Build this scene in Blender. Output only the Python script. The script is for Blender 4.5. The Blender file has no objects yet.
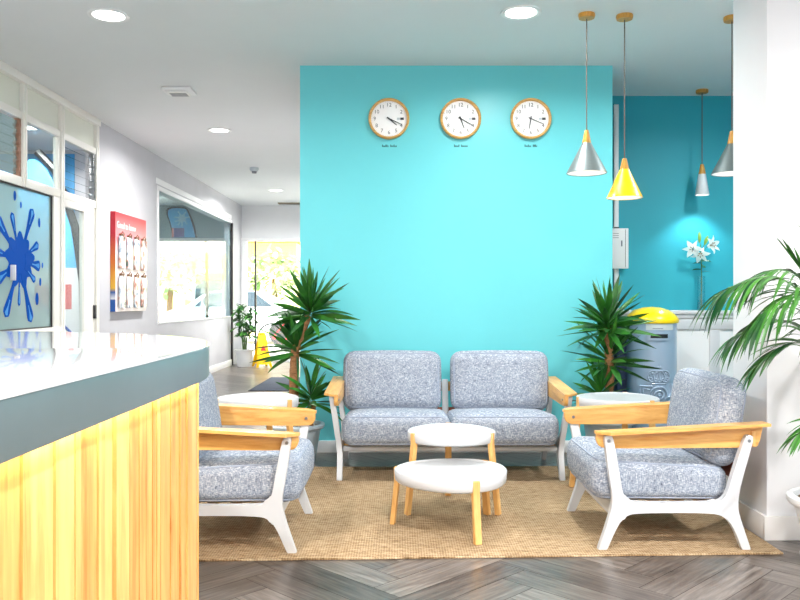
import bpy, bmesh, math, random
from mathutils import Vector, Matrix
random.seed(7)
S = bpy.context.scene
COL = S.collection
PI = math.pi
R = math.radians

# ------------------------------------------------------------------ materials
def nt(name):
    m = bpy.data.materials.new(name); m.use_nodes = True
    t = m.node_tree; b = t.nodes['Principled BSDF']
    return m, t, b
def nd(t, typ, **kw):
    n = t.nodes.new(typ)
    for k, v in kw.items():
        if k.startswith('i_'):
            n.inputs[k[2:].replace('_', ' ')].default_value = v
        else: setattr(n, k, v)
    return n
def c4(c): return (c[0], c[1], c[2], 1)
def srgb(r, g, b):
    f = lambda v: (v/255/12.92) if v/255 <= .04045 else ((v/255+.055)/1.055)**2.4
    return (f(r), f(g), f(b))
def mat(name, col, rough=.5, metal=0, coat=0, emit=None, es=1, spec=None):
    m, t, b = nt(name)
    b.inputs['Base Color'].default_value = c4(col)
    b.inputs['Roughness'].default_value = rough
    b.inputs['Metallic'].default_value = metal
    if coat: b.inputs['Coat Weight'].default_value = coat; b.inputs['Coat Roughness'].default_value = .08
    if spec is not None: b.inputs['Specular IOR Level'].default_value = spec
    if emit: b.inputs['Emission Color'].default_value = c4(emit); b.inputs['Emission Strength'].default_value = es
    return m
def ramp(t, stops):
    r = t.nodes.new('ShaderNodeValToRGB'); e = r.color_ramp.elements
    e[0].position, e[0].color = stops[0][0], c4(stops[0][1])
    e[1].position, e[1].color = stops[-1][0], c4(stops[-1][1])
    for p, c in stops[1:-1]:
        k = e.new(p); k.color = c4(c)
    return r
def bump(t, b, src, strength=.2, dist=.002):
    n = t.nodes.new('ShaderNodeBump'); n.inputs['Strength'].default_value = strength; n.inputs['Distance'].default_value = dist
    t.links.new(src, n.inputs['Height']); t.links.new(n.outputs[0], b.inputs['Normal'])
def coords(t, kind='Object', scale=(1, 1, 1), rot=(0, 0, 0)):
    tc = t.nodes.new('ShaderNodeTexCoord'); mp = t.nodes.new('ShaderNodeMapping')
    mp.inputs['Scale'].default_value = scale; mp.inputs['Rotation'].default_value = rot
    t.links.new(tc.outputs[kind], mp.inputs['Vector'])
    return mp.outputs[0]
def noise(t, vec, scale, detail=4, rough=.5, dist=0):
    n = t.nodes.new('ShaderNodeTexNoise')
    n.inputs['Scale'].default_value = scale; n.inputs['Detail'].default_value = detail
    n.inputs['Roughness'].default_value = rough; n.inputs['Distortion'].default_value = dist
    t.links.new(vec, n.inputs['Vector'])
    return n.outputs['Fac']
def paint(name, col, rough=.6, var=.04, bs=.12, spec=.3):
    m, t, b = nt(name)
    v = coords(t)
    f = noise(t, v, 1.6, 6, .6)
    d = tuple(max(0, c*(1-var)) for c in col); l = tuple(min(1, c*(1+var)) for c in col)
    r = ramp(t, [(.3, d), (.7, l)])
    t.links.new(f, r.inputs[0]); t.links.new(r.outputs[0], b.inputs['Base Color'])
    b.inputs['Roughness'].default_value = rough; b.inputs['Specular IOR Level'].default_value = spec
    bump(t, b, noise(t, v, 130, 3), bs, .002)
    return m
def wood(name, dark, light, axis='x', rough=.4, scale=1, island=0):
    m, t, b = nt(name)
    sc = {'x': (1.5, 14, 14), 'y': (14, 1.5, 14), 'z': (14, 14, 1.5)}[axis]
    v = coords(t, 'Object', tuple(s*scale for s in sc))
    if island:
        g = t.nodes.new('ShaderNodeNewGeometry')
        mu = nd(t, 'ShaderNodeVectorMath', operation='MULTIPLY'); cb = t.nodes.new('ShaderNodeCombineXYZ')
        ma = nd(t, 'ShaderNodeMath', operation='MULTIPLY'); ma.inputs[1].default_value = 37
        t.links.new(g.outputs['Random Per Island'], ma.inputs[0])
        for k in range(3): t.links.new(ma.outputs[0], cb.inputs[k])
        ad = nd(t, 'ShaderNodeVectorMath', operation='ADD')
        t.links.new(v, ad.inputs[0]); t.links.new(cb.outputs[0], ad.inputs[1]); v = ad.outputs[0]
    f = noise(t, v, 1.6, 5, .6, 1.2)
    f2 = noise(t, v, 7, 3, .6, .3)
    mx = nd(t, 'ShaderNodeMath', operation='MULTIPLY_ADD'); mx.inputs[1].default_value = .35
    t.links.new(f2, mx.inputs[0]); t.links.new(f, mx.inputs[2])
    last = mx.outputs[0]
    if island:
        m2 = nd(t, 'ShaderNodeMath', operation='MULTIPLY_ADD'); m2.inputs[1].default_value = island
        t.links.new(g.outputs['Random Per Island'], m2.inputs[0]); t.links.new(last, m2.inputs[2])
        m3 = nd(t, 'ShaderNodeMath', operation='SUBTRACT'); m3.inputs[1].default_value = island/2
        t.links.new(m2.outputs[0], m3.inputs[0]); last = m3.outputs[0]
    mid = tuple((a+c)/2 for a, c in zip(dark, light))
    r = ramp(t, [(.35, dark), (.6, mid), (.9, light)])
    t.links.new(last, r.inputs[0]); t.links.new(r.outputs[0], b.inputs['Base Color'])
    b.inputs['Roughness'].default_value = rough
    bump(t, b, f2, .08, .002)
    return m
def fabric_mat():
    m, t, b = nt('heather_fabric')
    v1 = coords(t, 'Object', (1, 1, .18)); v2 = coords(t, 'Object', (.18, .18, 1))
    a = noise(t, v1, 330, 2, .6); c = noise(t, v2, 330, 2, .6)
    g = noise(t, coords(t), 40, 3, .6)
    s = nd(t, 'ShaderNodeMath', operation='ADD'); t.links.new(a, s.inputs[0]); t.links.new(c, s.inputs[1])
    s2 = nd(t, 'ShaderNodeMath', operation='MULTIPLY_ADD'); s2.inputs[1].default_value = .3
    t.links.new(g, s2.inputs[0]); t.links.new(s.outputs[0], s2.inputs[2])
    h = nd(t, 'ShaderNodeMath', operation='MULTIPLY'); h.inputs[1].default_value = .5
    t.links.new(s2.outputs[0], h.inputs[0])
    r = ramp(t, [(.40, srgb(66, 74, 90)), (.49, srgb(122, 131, 147)), (.60, srgb(152, 160, 172)), (.72, srgb(206, 210, 216))])
    t.links.new(h.outputs[0], r.inputs[0]); t.links.new(r.outputs[0], b.inputs['Base Color'])
    b.inputs['Roughness'].default_value = .95; b.inputs['Specular IOR Level'].default_value = .15
    bump(t, b, h.outputs[0], .5, .003)
    return m
def jute_mat():
    m, t, b = nt('jute_weave')
    v = coords(t)
    w1 = nd(t, 'ShaderNodeTexWave', wave_type='BANDS', bands_direction='Y'); w1.inputs['Scale'].default_value = 17; w1.inputs['Distortion'].default_value = 1.4; w1.inputs['Detail'].default_value = 2; w1.inputs['Detail Scale'].default_value = 2
    w2 = nd(t, 'ShaderNodeTexWave', wave_type='BANDS', bands_direction='X'); w2.inputs['Scale'].default_value = 26; w2.inputs['Distortion'].default_value = 2.2; w2.inputs['Detail'].default_value = 2; w2.inputs['Detail Scale'].default_value = 3
    t.links.new(v, w1.inputs[0]); t.links.new(v, w2.inputs[0])
    mu = nd(t, 'ShaderNodeMath', operation='MULTIPLY_ADD'); mu.inputs[1].default_value = .22
    t.links.new(w2.outputs['Fac'], mu.inputs[0])
    m5 = nd(t, 'ShaderNodeMath', operation='MULTIPLY'); m5.inputs[1].default_value = .55; t.links.new(w1.outputs['Fac'], m5.inputs[0])
    t.links.new(m5.outputs[0], mu.inputs[2])
    n1 = noise(t, coords(t, 'Object', (1, 3.5, 1)), 22, 6, .8); 
    ad = nd(t, 'ShaderNodeMath', operation='MULTIPLY_ADD'); ad.inputs[1].default_value = 1.0
    t.links.new(n1, ad.inputs[0]); 
    m6 = nd(t, 'ShaderNodeMath', operation='MULTIPLY'); m6.inputs[1].default_value = .5; t.links.new(mu.outputs[0], m6.inputs[0])
    t.links.new(m6.outputs[0], ad.inputs[2])
    r = ramp(t, [(.40, srgb(78, 58, 38)), (.55, srgb(132, 107, 78)), (.70, srgb(162, 136, 104)), (.92, srgb(204, 182, 150))])
    t.links.new(ad.outputs[0], r.inputs[0]); t.links.new(r.outputs[0], b.inputs['Base Color'])
    b.inputs['Roughness'].default_value = .95; b.inputs['Specular IOR Level'].default_value = .1
    bump(t, b, mu.outputs[0], .7, .006)
    return m
def floor_mat():
    m, t, b = nt('herringbone_planks')
    uv = t.nodes.new('ShaderNodeTexCoord'); mp = t.nodes.new('ShaderNodeMapping'); mp.inputs['Scale'].default_value = (1.6, 22, 1)
    t.links.new(uv.outputs['UV'], mp.inputs['Vector'])
    g = t.nodes.new('ShaderNodeNewGeometry')
    ma = nd(t, 'ShaderNodeMath', operation='MULTIPLY'); ma.inputs[1].default_value = 91
    t.links.new(g.outputs['Random Per Island'], ma.inputs[0])
    cb = t.nodes.new('ShaderNodeCombineXYZ'); t.links.new(ma.outputs[0], cb.inputs[0]); t.links.new(ma.outputs[0], cb.inputs[1])
    ad = nd(t, 'ShaderNodeVectorMath', operation='ADD'); t.links.new(mp.outputs[0], ad.inputs[0]); t.links.new(cb.outputs[0], ad.inputs[1])
    f = noise(t, ad.outputs[0], 2.2, 6, .65, .6)
    m2 = nd(t, 'ShaderNodeMath', operation='MULTIPLY_ADD'); m2.inputs[1].default_value = .22
    t.links.new(g.outputs['Random Per Island'], m2.inputs[0]); t.links.new(f, m2.inputs[2])
    r = ramp(t, [(.38, srgb(58, 51, 48)), (.55, srgb(88, 80, 75)), (.68, srgb(106, 98, 92)), (.88, srgb(138, 130, 124))])
    t.links.new(m2.outputs[0], r.inputs[0]); t.links.new(r.outputs[0], b.inputs['Base Color'])
    b.inputs['Roughness'].default_value = .28
    bump(t, b, f, .10, .002)
    return m
def glass_mat(name, tint, glossy=.12, veil=0, veilcol=(.8, .9, .9)):
    m = bpy.data.materials.new(name); m.use_nodes = True; t = m.node_tree
    t.nodes.remove(t.nodes['Principled BSDF']); out = t.nodes['Material Output']
    tr = t.nodes.new('ShaderNodeBsdfTransparent'); tr.inputs[0].default_value = c4(tint)
    gl = t.nodes.new('ShaderNodeBsdfGlossy'); gl.inputs['Roughness'].default_value = .02
    lw = t.nodes.new('ShaderNodeLayerWeight'); lw.inputs[0].default_value = .25
    mu = nd(t, 'ShaderNodeMath', operation='MULTIPLY_ADD'); mu.inputs[1].default_value = .14; mu.inputs[2].default_value = glossy
    t.links.new(lw.outputs['Fresnel'], mu.inputs[0])
    base = tr.outputs[0]
    if veil:
        di = t.nodes.new('ShaderNodeBsdfTranslucent'); di.inputs[0].default_value = c4(veilcol)
        d2 = t.nodes.new('ShaderNodeBsdfDiffuse'); d2.inputs[0].default_value = c4(veilcol)
        mm = t.nodes.new('ShaderNodeMixShader'); t.links.new(di.outputs[0], mm.inputs[1]); t.links.new(d2.outputs[0], mm.inputs[2])
        m3 = t.nodes.new('ShaderNodeMixShader'); m3.inputs[0].default_value = veil
        t.links.new(tr.outputs[0], m3.inputs[1]); t.links.new(mm.outputs[0], m3.inputs[2]); base = m3.outputs[0]
    mx = t.nodes.new('ShaderNodeMixShader')
    t.links.new(mu.outputs[0], mx.inputs[0]); t.links.new(base, mx.inputs[1]); t.links.new(gl.outputs[0], mx.inputs[2])
    t.links.new(mx.outputs[0], out.inputs[0])
    return m
def leaf_mat(name, dark, light, sc=9):
    m, t, b = nt(name)
    f = noise(t, coords(t), sc, 3)
    g = t.nodes.new('ShaderNodeNewGeometry'); ma = nd(t, 'ShaderNodeMath', operation='MULTIPLY_ADD'); ma.inputs[1].default_value = .4
    t.links.new(g.outputs['Random Per Island'], ma.inputs[0]); t.links.new(f, ma.inputs[2])
    r = ramp(t, [(.45, dark), (.98, light)]); t.links.new(ma.outputs[0], r.inputs[0]); t.links.new(r.outputs[0], b.inputs['Base Color'])
    b.inputs['Roughness'].default_value = .38
    return m
def stone_mat(name, a, c, sc, rough=.8):
    m, t, b = nt(name)
    vo = nd(t, 'ShaderNodeTexVoronoi'); vo.inputs['Scale'].default_value = sc
    t.links.new(coords(t), vo.inputs['Vector'])
    r = ramp(t, [(0, c), (.7, a)]); t.links.new(vo.outputs['Distance'], r.inputs[0]); t.links.new(r.outputs[0], b.inputs['Base Color'])
    b.inputs['Roughness'].default_value = rough
    return m

def petal_mat():
    m, t, b = nt('lily_petal'); b.inputs['Base Color'].default_value = c4(srgb(250, 250, 246)); b.inputs['Roughness'].default_value = .6
    tl = t.nodes.new('ShaderNodeBsdfTranslucent'); tl.inputs[0].default_value = c4(srgb(250, 250, 246)); mx = t.nodes.new('ShaderNodeMixShader'); mx.inputs[0].default_value = .45
    t.links.new(b.outputs[0], mx.inputs[1]); t.links.new(tl.outputs[0], mx.inputs[2]); t.links.new(mx.outputs[0], t.nodes['Material Output'].inputs[0]); return m
M = {}
M['white_wall'] = paint('white_wall_paint', srgb(232, 233, 236), .7, .02)
M['plaster'] = paint('rough_grey_plaster', srgb(196, 196, 201), .8, .05, .35)
M['ceiling'] = paint('ceiling_paint', srgb(230, 233, 235), .8, .012)
M['turq'] = paint('turquoise_paint', srgb(108, 206, 214), .34, .015, .1)
M['teal'] = paint('turquoise_paint_shaded', srgb(50, 164, 182), .5, .02, .1)  # alcove: the turquoise paint in weaker light, put into a darker, bluer colour
M['tealgrey'] = paint('grey_teal_paint', srgb(164, 184, 190), .7, .02)
M['trim'] = mat('white_trim', srgb(240, 241, 242), .4)
M['scuffed'] = paint('scuffed_white_trim', srgb(228, 226, 224), .6, .08, .3)
M['alu'] = mat('white_aluminium', srgb(236, 234, 228), .35)
M['cream'] = mat('cream_panel', srgb(224, 226, 214), .5)
M['dark'] = mat('dark_gasket', srgb(40, 38, 40), .5)
M['black'] = mat('black_plastic', srgb(22, 22, 24), .4)
M['floor'] = floor_mat()
M['subfloor'] = mat('plank_gap', srgb(52, 44, 40), .7)
M['jute'] = jute_mat()
M['fabric'] = fabric_mat()
M['piping'] = mat('piping_fabric', srgb(150, 160, 178), .9)
M['frame'] = mat('white_lacquer', srgb(206, 208, 211), .3, spec=.4)
M['table_top'] = mat('white_top_shaded', srgb(190, 193, 195), .35)  # greyer than the band: the top's weaker light is put into the colour
M['oak'] = wood('oiled_oak', srgb(196, 124, 50), srgb(240, 190, 112), 'y', .32)
M['oakx'] = wood('oiled_oak_rail', srgb(196, 124, 50), srgb(240, 190, 112), 'x', .32)
M['oakz'] = wood('oiled_oak_leg', srgb(204, 134, 62), srgb(242, 196, 124), 'z', .35)
M['redwood'] = wood('red_brown_rail', srgb(120, 56, 34), srgb(158, 84, 52), 'x', .4)
M['boards'] = wood('varnished_pine_boards', srgb(182, 112, 44), srgb(238, 190, 116), 'z', .35, .8, .32)
M['counter_top'] = mat('white_gloss_top', srgb(205, 205, 205), .07, coat=.6)
M['counter_edge'] = paint('grey_green_edge', srgb(90, 104, 107), .3, .16, .02, .5)
M['led'] = mat('led_strip_light', (1, .8, .5), .5, emit=(1, .80, .46), es=40)
M['lamp'] = mat('lamp_diffuser', (1, 1, 1), .5, emit=(1, 1, .97), es=7)
M['bulb'] = mat('lit_bulb', (1, 1, 1), .5, emit=(1, .97, .92), es=12)
M['steel'] = mat('steel', srgb(150, 152, 156), .3, 1)
M['shade_grey'] = mat('grey_lamp_metal', srgb(128, 140, 141), .38, .6)
M['shade_yellow'] = mat('yellow_lamp_metal', srgb(255, 204, 4), .35)
M['shade_white'] = mat('white_lamp_metal', srgb(196, 206, 212), .4)
M['shade_in'] = mat('white_shade_lining', srgb(248, 248, 246), .6)
M['lampwood'] = wood('lamp_wood', srgb(150, 96, 30), srgb(224, 168, 76), 'z', .4)
M['cord'] = mat('grey_brown_cord', srgb(96, 84, 76), .7)
M['clockwood'] = wood('clock_rim_wood', srgb(168, 110, 40), srgb(238, 190, 112), 'x', .4, 2.2)
M['dial'] = mat('white_dial', srgb(250, 250, 250), .5)
M['ink'] = mat('dark_ink', srgb(52, 54, 60), .6)
M['ink_teal'] = mat('dark_teal_ink', srgb(20, 84, 90), .6)
M['greyink'] = mat('grey_ink', srgb(120, 122, 132), .6)
M['yucca'] = leaf_mat('yucca_leaf', srgb(8, 60, 24), srgb(60, 132, 40))
M['palm'] = leaf_mat('palm_leaf', srgb(10, 66, 26), srgb(76, 140, 50), 5)
M['bark'] = wood('yucca_bark', srgb(84, 54, 32), srgb(176, 128, 84), 'x', .9, 3.5)
M['palmstem'] = mat('palm_stem', srgb(88, 122, 58), .6)
M['pot_blue'] = mat('pale_blue_grey_pot', srgb(190, 206, 216), .4)
M['pot_white'] = mat('white_pot', srgb(236, 240, 242), .35)
M['pebbles'] = stone_mat('white_pebbles', srgb(120, 112, 100), srgb(238, 234, 224), 60)
M['soil'] = stone_mat('brown_soil', srgb(80, 60, 44), srgb(150, 124, 100), 50)
M['mb_grey'] = mat('blue_grey_enamel', srgb(160, 180, 202), .28, .15, .4)
M['mb_yellow'] = mat('yellow_enamel', srgb(250, 214, 8), .28, coat=.3)
M['navy'] = mat('navy_finish', srgb(28, 52, 92), .4)
M['label_grey'] = mat('pale_label', srgb(196, 206, 208), .5)
M['petal'] = petal_mat()
M['bud'] = mat('lily_bud', srgb(122, 158, 66), .5)
M['stamen'] = mat('stamen', srgb(150, 96, 40), .7)
M['vase'] = glass_mat('vase_glass', (.95, .985, .985), .06)
M['pane'] = glass_mat('window_glass', (.90, .95, .95), .03)
M['shop_pane'] = glass_mat('tinted_window_glass', (.80, .88, .90), .05)
M['frost'] = glass_mat('frosted_glass', (.80, .90, .90), .05, .5, srgb(172, 196, 195))
M['slat_glass'] = glass_mat('grey_louvre_glass', (.72, .80, .80), .12, .25, srgb(170, 190, 190))
M['logo_blue'] = mat('blue_splash_vinyl', srgb(0, 74, 166), .8, spec=.1)
M['logo_light'] = mat('pale_splash_vinyl', srgb(70, 140, 206), .8, spec=.1)
M['sky_blue'] = mat('sky_blue_print', srgb(92, 184, 240), .5)
M['pale_blue'] = mat('pale_blue_print', srgb(170, 220, 245), .5)
M['deep_blue'] = mat('deep_blue_print', srgb(36, 120, 200), .5)
M['print_white'] = mat('white_print', srgb(242, 242, 242), .5)
M['print_yellow'] = mat('yellow_print', srgb(250, 196, 40), .5)
M['orange'] = mat('orange_print', srgb(232, 132, 30), .5)
M['purple'] = mat('violet_print', srgb(96, 84, 150), .5)
M['pinkred'] = mat('coral_print', srgb(222, 110, 110), .5)
M['mat_grey'] = paint('charcoal_mat', srgb(72, 78, 90), .95, .2, .6)
M['sign_yellow'] = mat('yellow_plastic', srgb(255, 206, 0), .4)
M['pave'] = paint('pale_pavement', srgb(226, 220, 214), .8, .06)
M['b_yellow'] = paint('yellow_render', srgb(250, 232, 160), .8, .05)
M['b_white'] = paint('white_render', srgb(240, 236, 232), .8, .05)
M['foliage'] = leaf_mat('tree_leaf', srgb(130, 168, 104), srgb(206, 218, 168), 3)
M['red'] = mat('red_paint', srgb(214, 40, 50), .35)
M['tyre'] = mat('rubber', srgb(40, 40, 42), .8)
M['carbody'] = mat('silver_car_paint', srgb(206, 210, 216), .25, .3, .5)
M['carglass'] = mat('car_glass', srgb(60, 70, 80), .08)
def header_mat():
    m, t, b = nt('red_header_print')
    tc = t.nodes.new('ShaderNodeTexCoord'); sp = t.nodes.new('ShaderNodeSeparateXYZ'); t.links.new(tc.outputs['Object'], sp.inputs[0])
    mr = nd(t, 'ShaderNodeMapRange'); mr.inputs['From Min'].default_value = .62; mr.inputs['From Max'].default_value = 1.0
    t.links.new(sp.outputs[2], mr.inputs[0])
    r = ramp(t, [(0, srgb(240, 226, 226)), (.3, srgb(232, 150, 156)), (1, srgb(190, 16, 40))])
    t.links.new(mr.outputs[0], r.inputs[0]); t.links.new(r.outputs[0], b.inputs['Base Color']); b.inputs['Roughness'].default_value = .4
    return m
M['header'] = header_mat()      # printed red-to-pale design of the board
def edge_mat():
    m, t, b = nt('printed_board_edge')
    tc = t.nodes.new('ShaderNodeTexCoord'); sp = t.nodes.new('ShaderNodeSeparateXYZ'); t.links.new(tc.outputs['Object'], sp.inputs[0])
    r = ramp(t, [(0, srgb(30, 90, 170)), (.12, srgb(30, 90, 170)), (.13, srgb(240, 240, 240)), (.2, srgb(30, 90, 170)), (.24, srgb(240, 190, 60)), (.5, srgb(226, 120, 40)), (.8, srgb(200, 30, 50))])
    t.links.new(sp.outputs[2], r.inputs[0]); t.links.new(r.outputs[0], b.inputs['Base Color'])
    return m
M['board_edge'] = edge_mat()
def leaflet_mat():
    m, t, b = nt('leaflet_print')
    oi = t.nodes.new('ShaderNodeObjectInfo'); v = coords(t)
    cb = t.nodes.new('ShaderNodeCombineXYZ'); ma = nd(t, 'ShaderNodeMath', operation='MULTIPLY'); ma.inputs[1].default_value = 50
    t.links.new(oi.outputs['Random'], ma.inputs[0]); t.links.new(ma.outputs[0], cb.inputs[0]); t.links.new(ma.outputs[0], cb.inputs[2])
    ad = nd(t, 'ShaderNodeVectorMath', operation='ADD'); t.links.new(v, ad.inputs[0]); t.links.new(cb.outputs[0], ad.inputs[1])
    n = t.nodes.new('ShaderNodeTexNoise'); n.inputs['Scale'].default_value = 9; n.inputs['Detail'].default_value = 3
    t.links.new(ad.outputs[0], n.inputs['Vector'])
    r = ramp(t, [(.34, srgb(84, 104, 130)), (.43, srgb(196, 206, 216)), (.54, srgb(232, 230, 228)), (.62, srgb(206, 140, 120)), (.7, srgb(70, 100, 92))])
    t.links.new(n.outputs['Fac'], r.inputs[0]); t.links.new(r.outputs[0], b.inputs['Base Color']); b.inputs['Roughness'].default_value = .25
    return m
M['leaflet'] = leaflet_mat()

# ------------------------------------------------------------------ mesh builder
class MB:
    def __init__(s): s.bm = bmesh.new()
    def box(s, x0, x1, y0, y1, z0, z1, bev=0, seg=2):
        b = s.bm
        v = [b.verts.new((x, y, z)) for x in (x0, x1) for y in (y0, y1) for z in (z0, z1)]
        f = [b.faces.new([v[i] for i in q]) for q in ((0, 1, 3, 2), (4, 6, 7, 5), (0, 4, 5, 1), (2, 3, 7, 6), (0, 2, 6, 4), (1, 5, 7, 3))]
        if bev:
            e = {e for q in f for e in q.edges}
            bmesh.ops.bevel(b, geom=list(e), offset=bev, segments=seg, profile=.5, affect='EDGES')
        return s
    def tube(s, pts, r, seg=8, closed=False, flat=1.0):
        b = s.bm; P = [Vector(p) for p in pts]; n = len(P)
        rr = list(r) if isinstance(r, (list, tuple)) else [r]*n
        rings = []; prev = None
        for i in range(n):
            if closed: d = P[(i+1) % n]-P[i-1]
            else: d = P[min(i+1, n-1)]-P[max(i-1, 0)]
            d.normalize()
            if prev is None:
                a = Vector((0, 0, 1)) if abs(d.z) < .9 else Vector((1, 0, 0))
                u = d.cross(a).normalized()
            else:
                u = (prev-d*prev.dot(d)).normalized()
            prev = u; w = d.cross(u)
            rings.append([b.verts.new(P[i]+(u*math.cos(2*PI*k/seg)+w*flat*math.sin(2*PI*k/seg))*rr[i]) for k in range(seg)])
        for i in range(n if closed else n-1):
            A, B = rings[i], rings[(i+1) % n]
            for k in range(seg): b.faces.new((A[k], A[(k+1) % seg], B[(k+1) % seg], B[k]))
        if not closed:
            b.faces.new(rings[0][::-1]); b.faces.new(rings[-1])
        return s
    def lathe(s, prof, c=(0, 0, 0), seg=32, fn=None):
        b = s.bm; rings = []
        for r, z in prof:
            if r < 1e-5: rings.append([b.verts.new((c[0], c[1], c[2]+z))])
            else:
                ring = []
                for k in range(seg):
                    a = 2*PI*k/seg; q = r*(fn(a, z) if fn else 1)
                    ring.append(b.verts.new((c[0]+q*math.cos(a), c[1]+q*math.sin(a), c[2]+z)))
                rings.append(ring)
        for A, B in zip(rings, rings[1:]):
            if len(A) == 1 and len(B) == 1: continue
            for k in range(seg):
                k2 = (k+1) % seg
                if len(A) == 1: b.faces.new((A[0], B[k], B[k2]))
                elif len(B) == 1: b.faces.new((A[k], A[k2], B[0]))
                else: b.faces.new((A[k], A[k2], B[k2], B[k]))
        return s
    def prism(s, outline, fn, w0, w1, bev=0):
        b = s.bm
        A = [b.verts.new(fn(u, v, w0)) for u, v in outline]; B = [b.verts.new(fn(u, v, w1)) for u, v in outline]
        fa = b.faces.new(A); fb = b.faces.new(B[::-1]); n = len(A)
        for k in range(n): b.faces.new((A[k], B[k], B[(k+1) % n], A[(k+1) % n]))
        if bev:
            e = list(fa.edges)+list(fb.edges)
            bmesh.ops.bevel(b, geom=e, offset=bev, segments=2, profile=.5, affect='EDGES')
        return s
    def rbox(s, size, r, n=10, puff=(0, 0, 0), fn=None):
        b = s.bm; h = [v/2 for v in size]
        vs = {}
        def vert(i, j, k):
            key = (i, j, k)
            if key in vs: return vs[key]
            u = [2*q/n-1 for q in key]
            u = [math.copysign(abs(q)**.75, q) for q in u]
            p = Vector([u[a]*h[a] for a in range(3)])
            inn = Vector([max(-h[a]+r, min(h[a]-r, p[a])) for a in range(3)])
            d = p-inn
            if d.length > 1e-9: p = inn+d.normalized()*min(r, max(abs(d[0]), abs(d[1]), abs(d[2])))
            for a in range(3):
                o = [q for q in range(3) if q != a]
                p[a] += u[a]*puff[a]*(1-u[o[0]]**2)*(1-u[o[1]]**2)
            if fn: p = fn(p)
            vs[key] = b.verts.new(p); return vs[key]
        for i in range(n):
            for j in range(n):
                for F in ((lambda a, c: (a, c, 0)), (lambda a, c: (a, c, n)), (lambda a, c: (a, 0, c)), (lambda a, c: (a, n, c)), (lambda a, c: (0, a, c)), (lambda a, c: (n, a, c))):
                    b.faces.new([vert(*F(i, j)), vert(*F(i+1, j)), vert(*F(i+1, j+1)), vert(*F(i, j+1))])
        return s
    def blade(s, base, direc, length, width, droop=.3, n=6, fold=.15, roll=0, tipw=.02, side=None):
        """a leaf blade: tapering strip, folded along its midrib, bending down"""
        b = s.bm; d = Vector(direc).normalized(); p = Vector(base)
        sd = side.copy() if side is not None else d.cross(Vector((0, 0, 1)))
        if sd.length < 1e-3: sd = Vector((1, 0, 0))
        sd.normalize(); L = []
        if roll: sd = (Matrix.Rotation(roll, 3, d) @ sd).normalized()
        for i in range(n+1):
            t = i/n
            w = width*.5*(.42+.58*min(1, t/.4))*(1 if t < .5 else max(0, 1-((t-.5)/.5)**1.6))
            if i == n: w = width*tipw
            up = sd.cross(d).normalized()
            L.append((b.verts.new(p-sd*w+up*w*fold), b.verts.new(p), b.verts.new(p+sd*w+up*w*fold)))
            d = (d+Vector((0, 0, -droop/n))).normalized()
            sd = (sd-d*sd.dot(d)).normalized()
            p = p+d*(length/n)
        for A, B in zip(L, L[1:]):
            b.faces.new((A[0], A[1], B[1], B[0])); b.faces.new((A[1], A[2], B[2], B[1]))
        return s
    def text(s, body, size, fn, extrude=.0008, align='CENTER'):
        cu = bpy.data.curves.new('t', 'FONT'); cu.body = body; cu.size = size; cu.extrude = extrude; cu.align_x = align; cu.align_y = 'CENTER'; cu.resolution_u = 3
        o = bpy.data.objects.new('t', cu); COL.objects.link(o)
        dg = bpy.context.evaluated_depsgraph_get(); me = bpy.data.meshes.new_from_object(o.evaluated_get(dg))
        for v in me.vertices: v.co = fn(*v.co)
        s.bm.from_mesh(me); bpy.data.objects.remove(o); bpy.data.curves.remove(cu); bpy.data.meshes.remove(me)
        return s
    def poly(s, outline, fn):
        s.bm.faces.new([s.bm.verts.new(fn(u, v)) for u, v in outline]); return s
    def build(s, name, m, parent=None, loc=None, smooth=True, ang=38, norm=True):
        b = s.bm
        if norm: bmesh.ops.recalc_face_normals(b, faces=b.faces)
        me = bpy.data.meshes.new(name); b.to_mesh(me); b.free()
        for k in (m if isinstance(m, list) else [m]): me.materials.append(k)
        if smooth:
            me.shade_smooth(); me.set_sharp_from_angle(angle=R(ang))
        o = bpy.data.objects.new(name, me); COL.objects.link(o)
        if parent: o.parent = parent
        if loc: o.location = loc
        return o
def tag(o, label=None, cat=None, group=None, kind=None):
    if label: o['label'] = label
    if cat: o['category'] = cat
    if group: o['group'] = group
    if kind: o['kind'] = kind
    return o
def empty(name, loc, label=None, cat=None, group=None, rz=0, kind=None):
    o = bpy.data.objects.new(name, None); o.empty_display_size = .1; o.location = loc; o.rotation_euler = (0, 0, rz); COL.objects.link(o)
    return tag(o, label, cat, group, kind)
def copy_tree(o, parent=None):
    c = o.copy(); COL.objects.link(c)
    if parent: c.parent = parent
    for ch in list(o.children): copy_tree(ch, c)
    return c
def chaikin(pts, it=2, closed=True):
    for _ in range(it):
        q = []; n = len(pts)
        for i in range(n if closed else n-1):
            a, c = pts[i], pts[(i+1) % n]
            q += [tuple(a[k]*.75+c[k]*.25 for k in range(len(a))), tuple(a[k]*.25+c[k]*.75 for k in range(len(a)))]
        if not closed: q = [pts[0]]+q+[pts[-1]]
        pts = q
    return pts
def struct(o): o['kind'] = 'structure'; return o

CEIL = 2.92
LX = -2.97          # face of the left wall
TY = 6.04           # face of the turquoise wall
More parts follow.
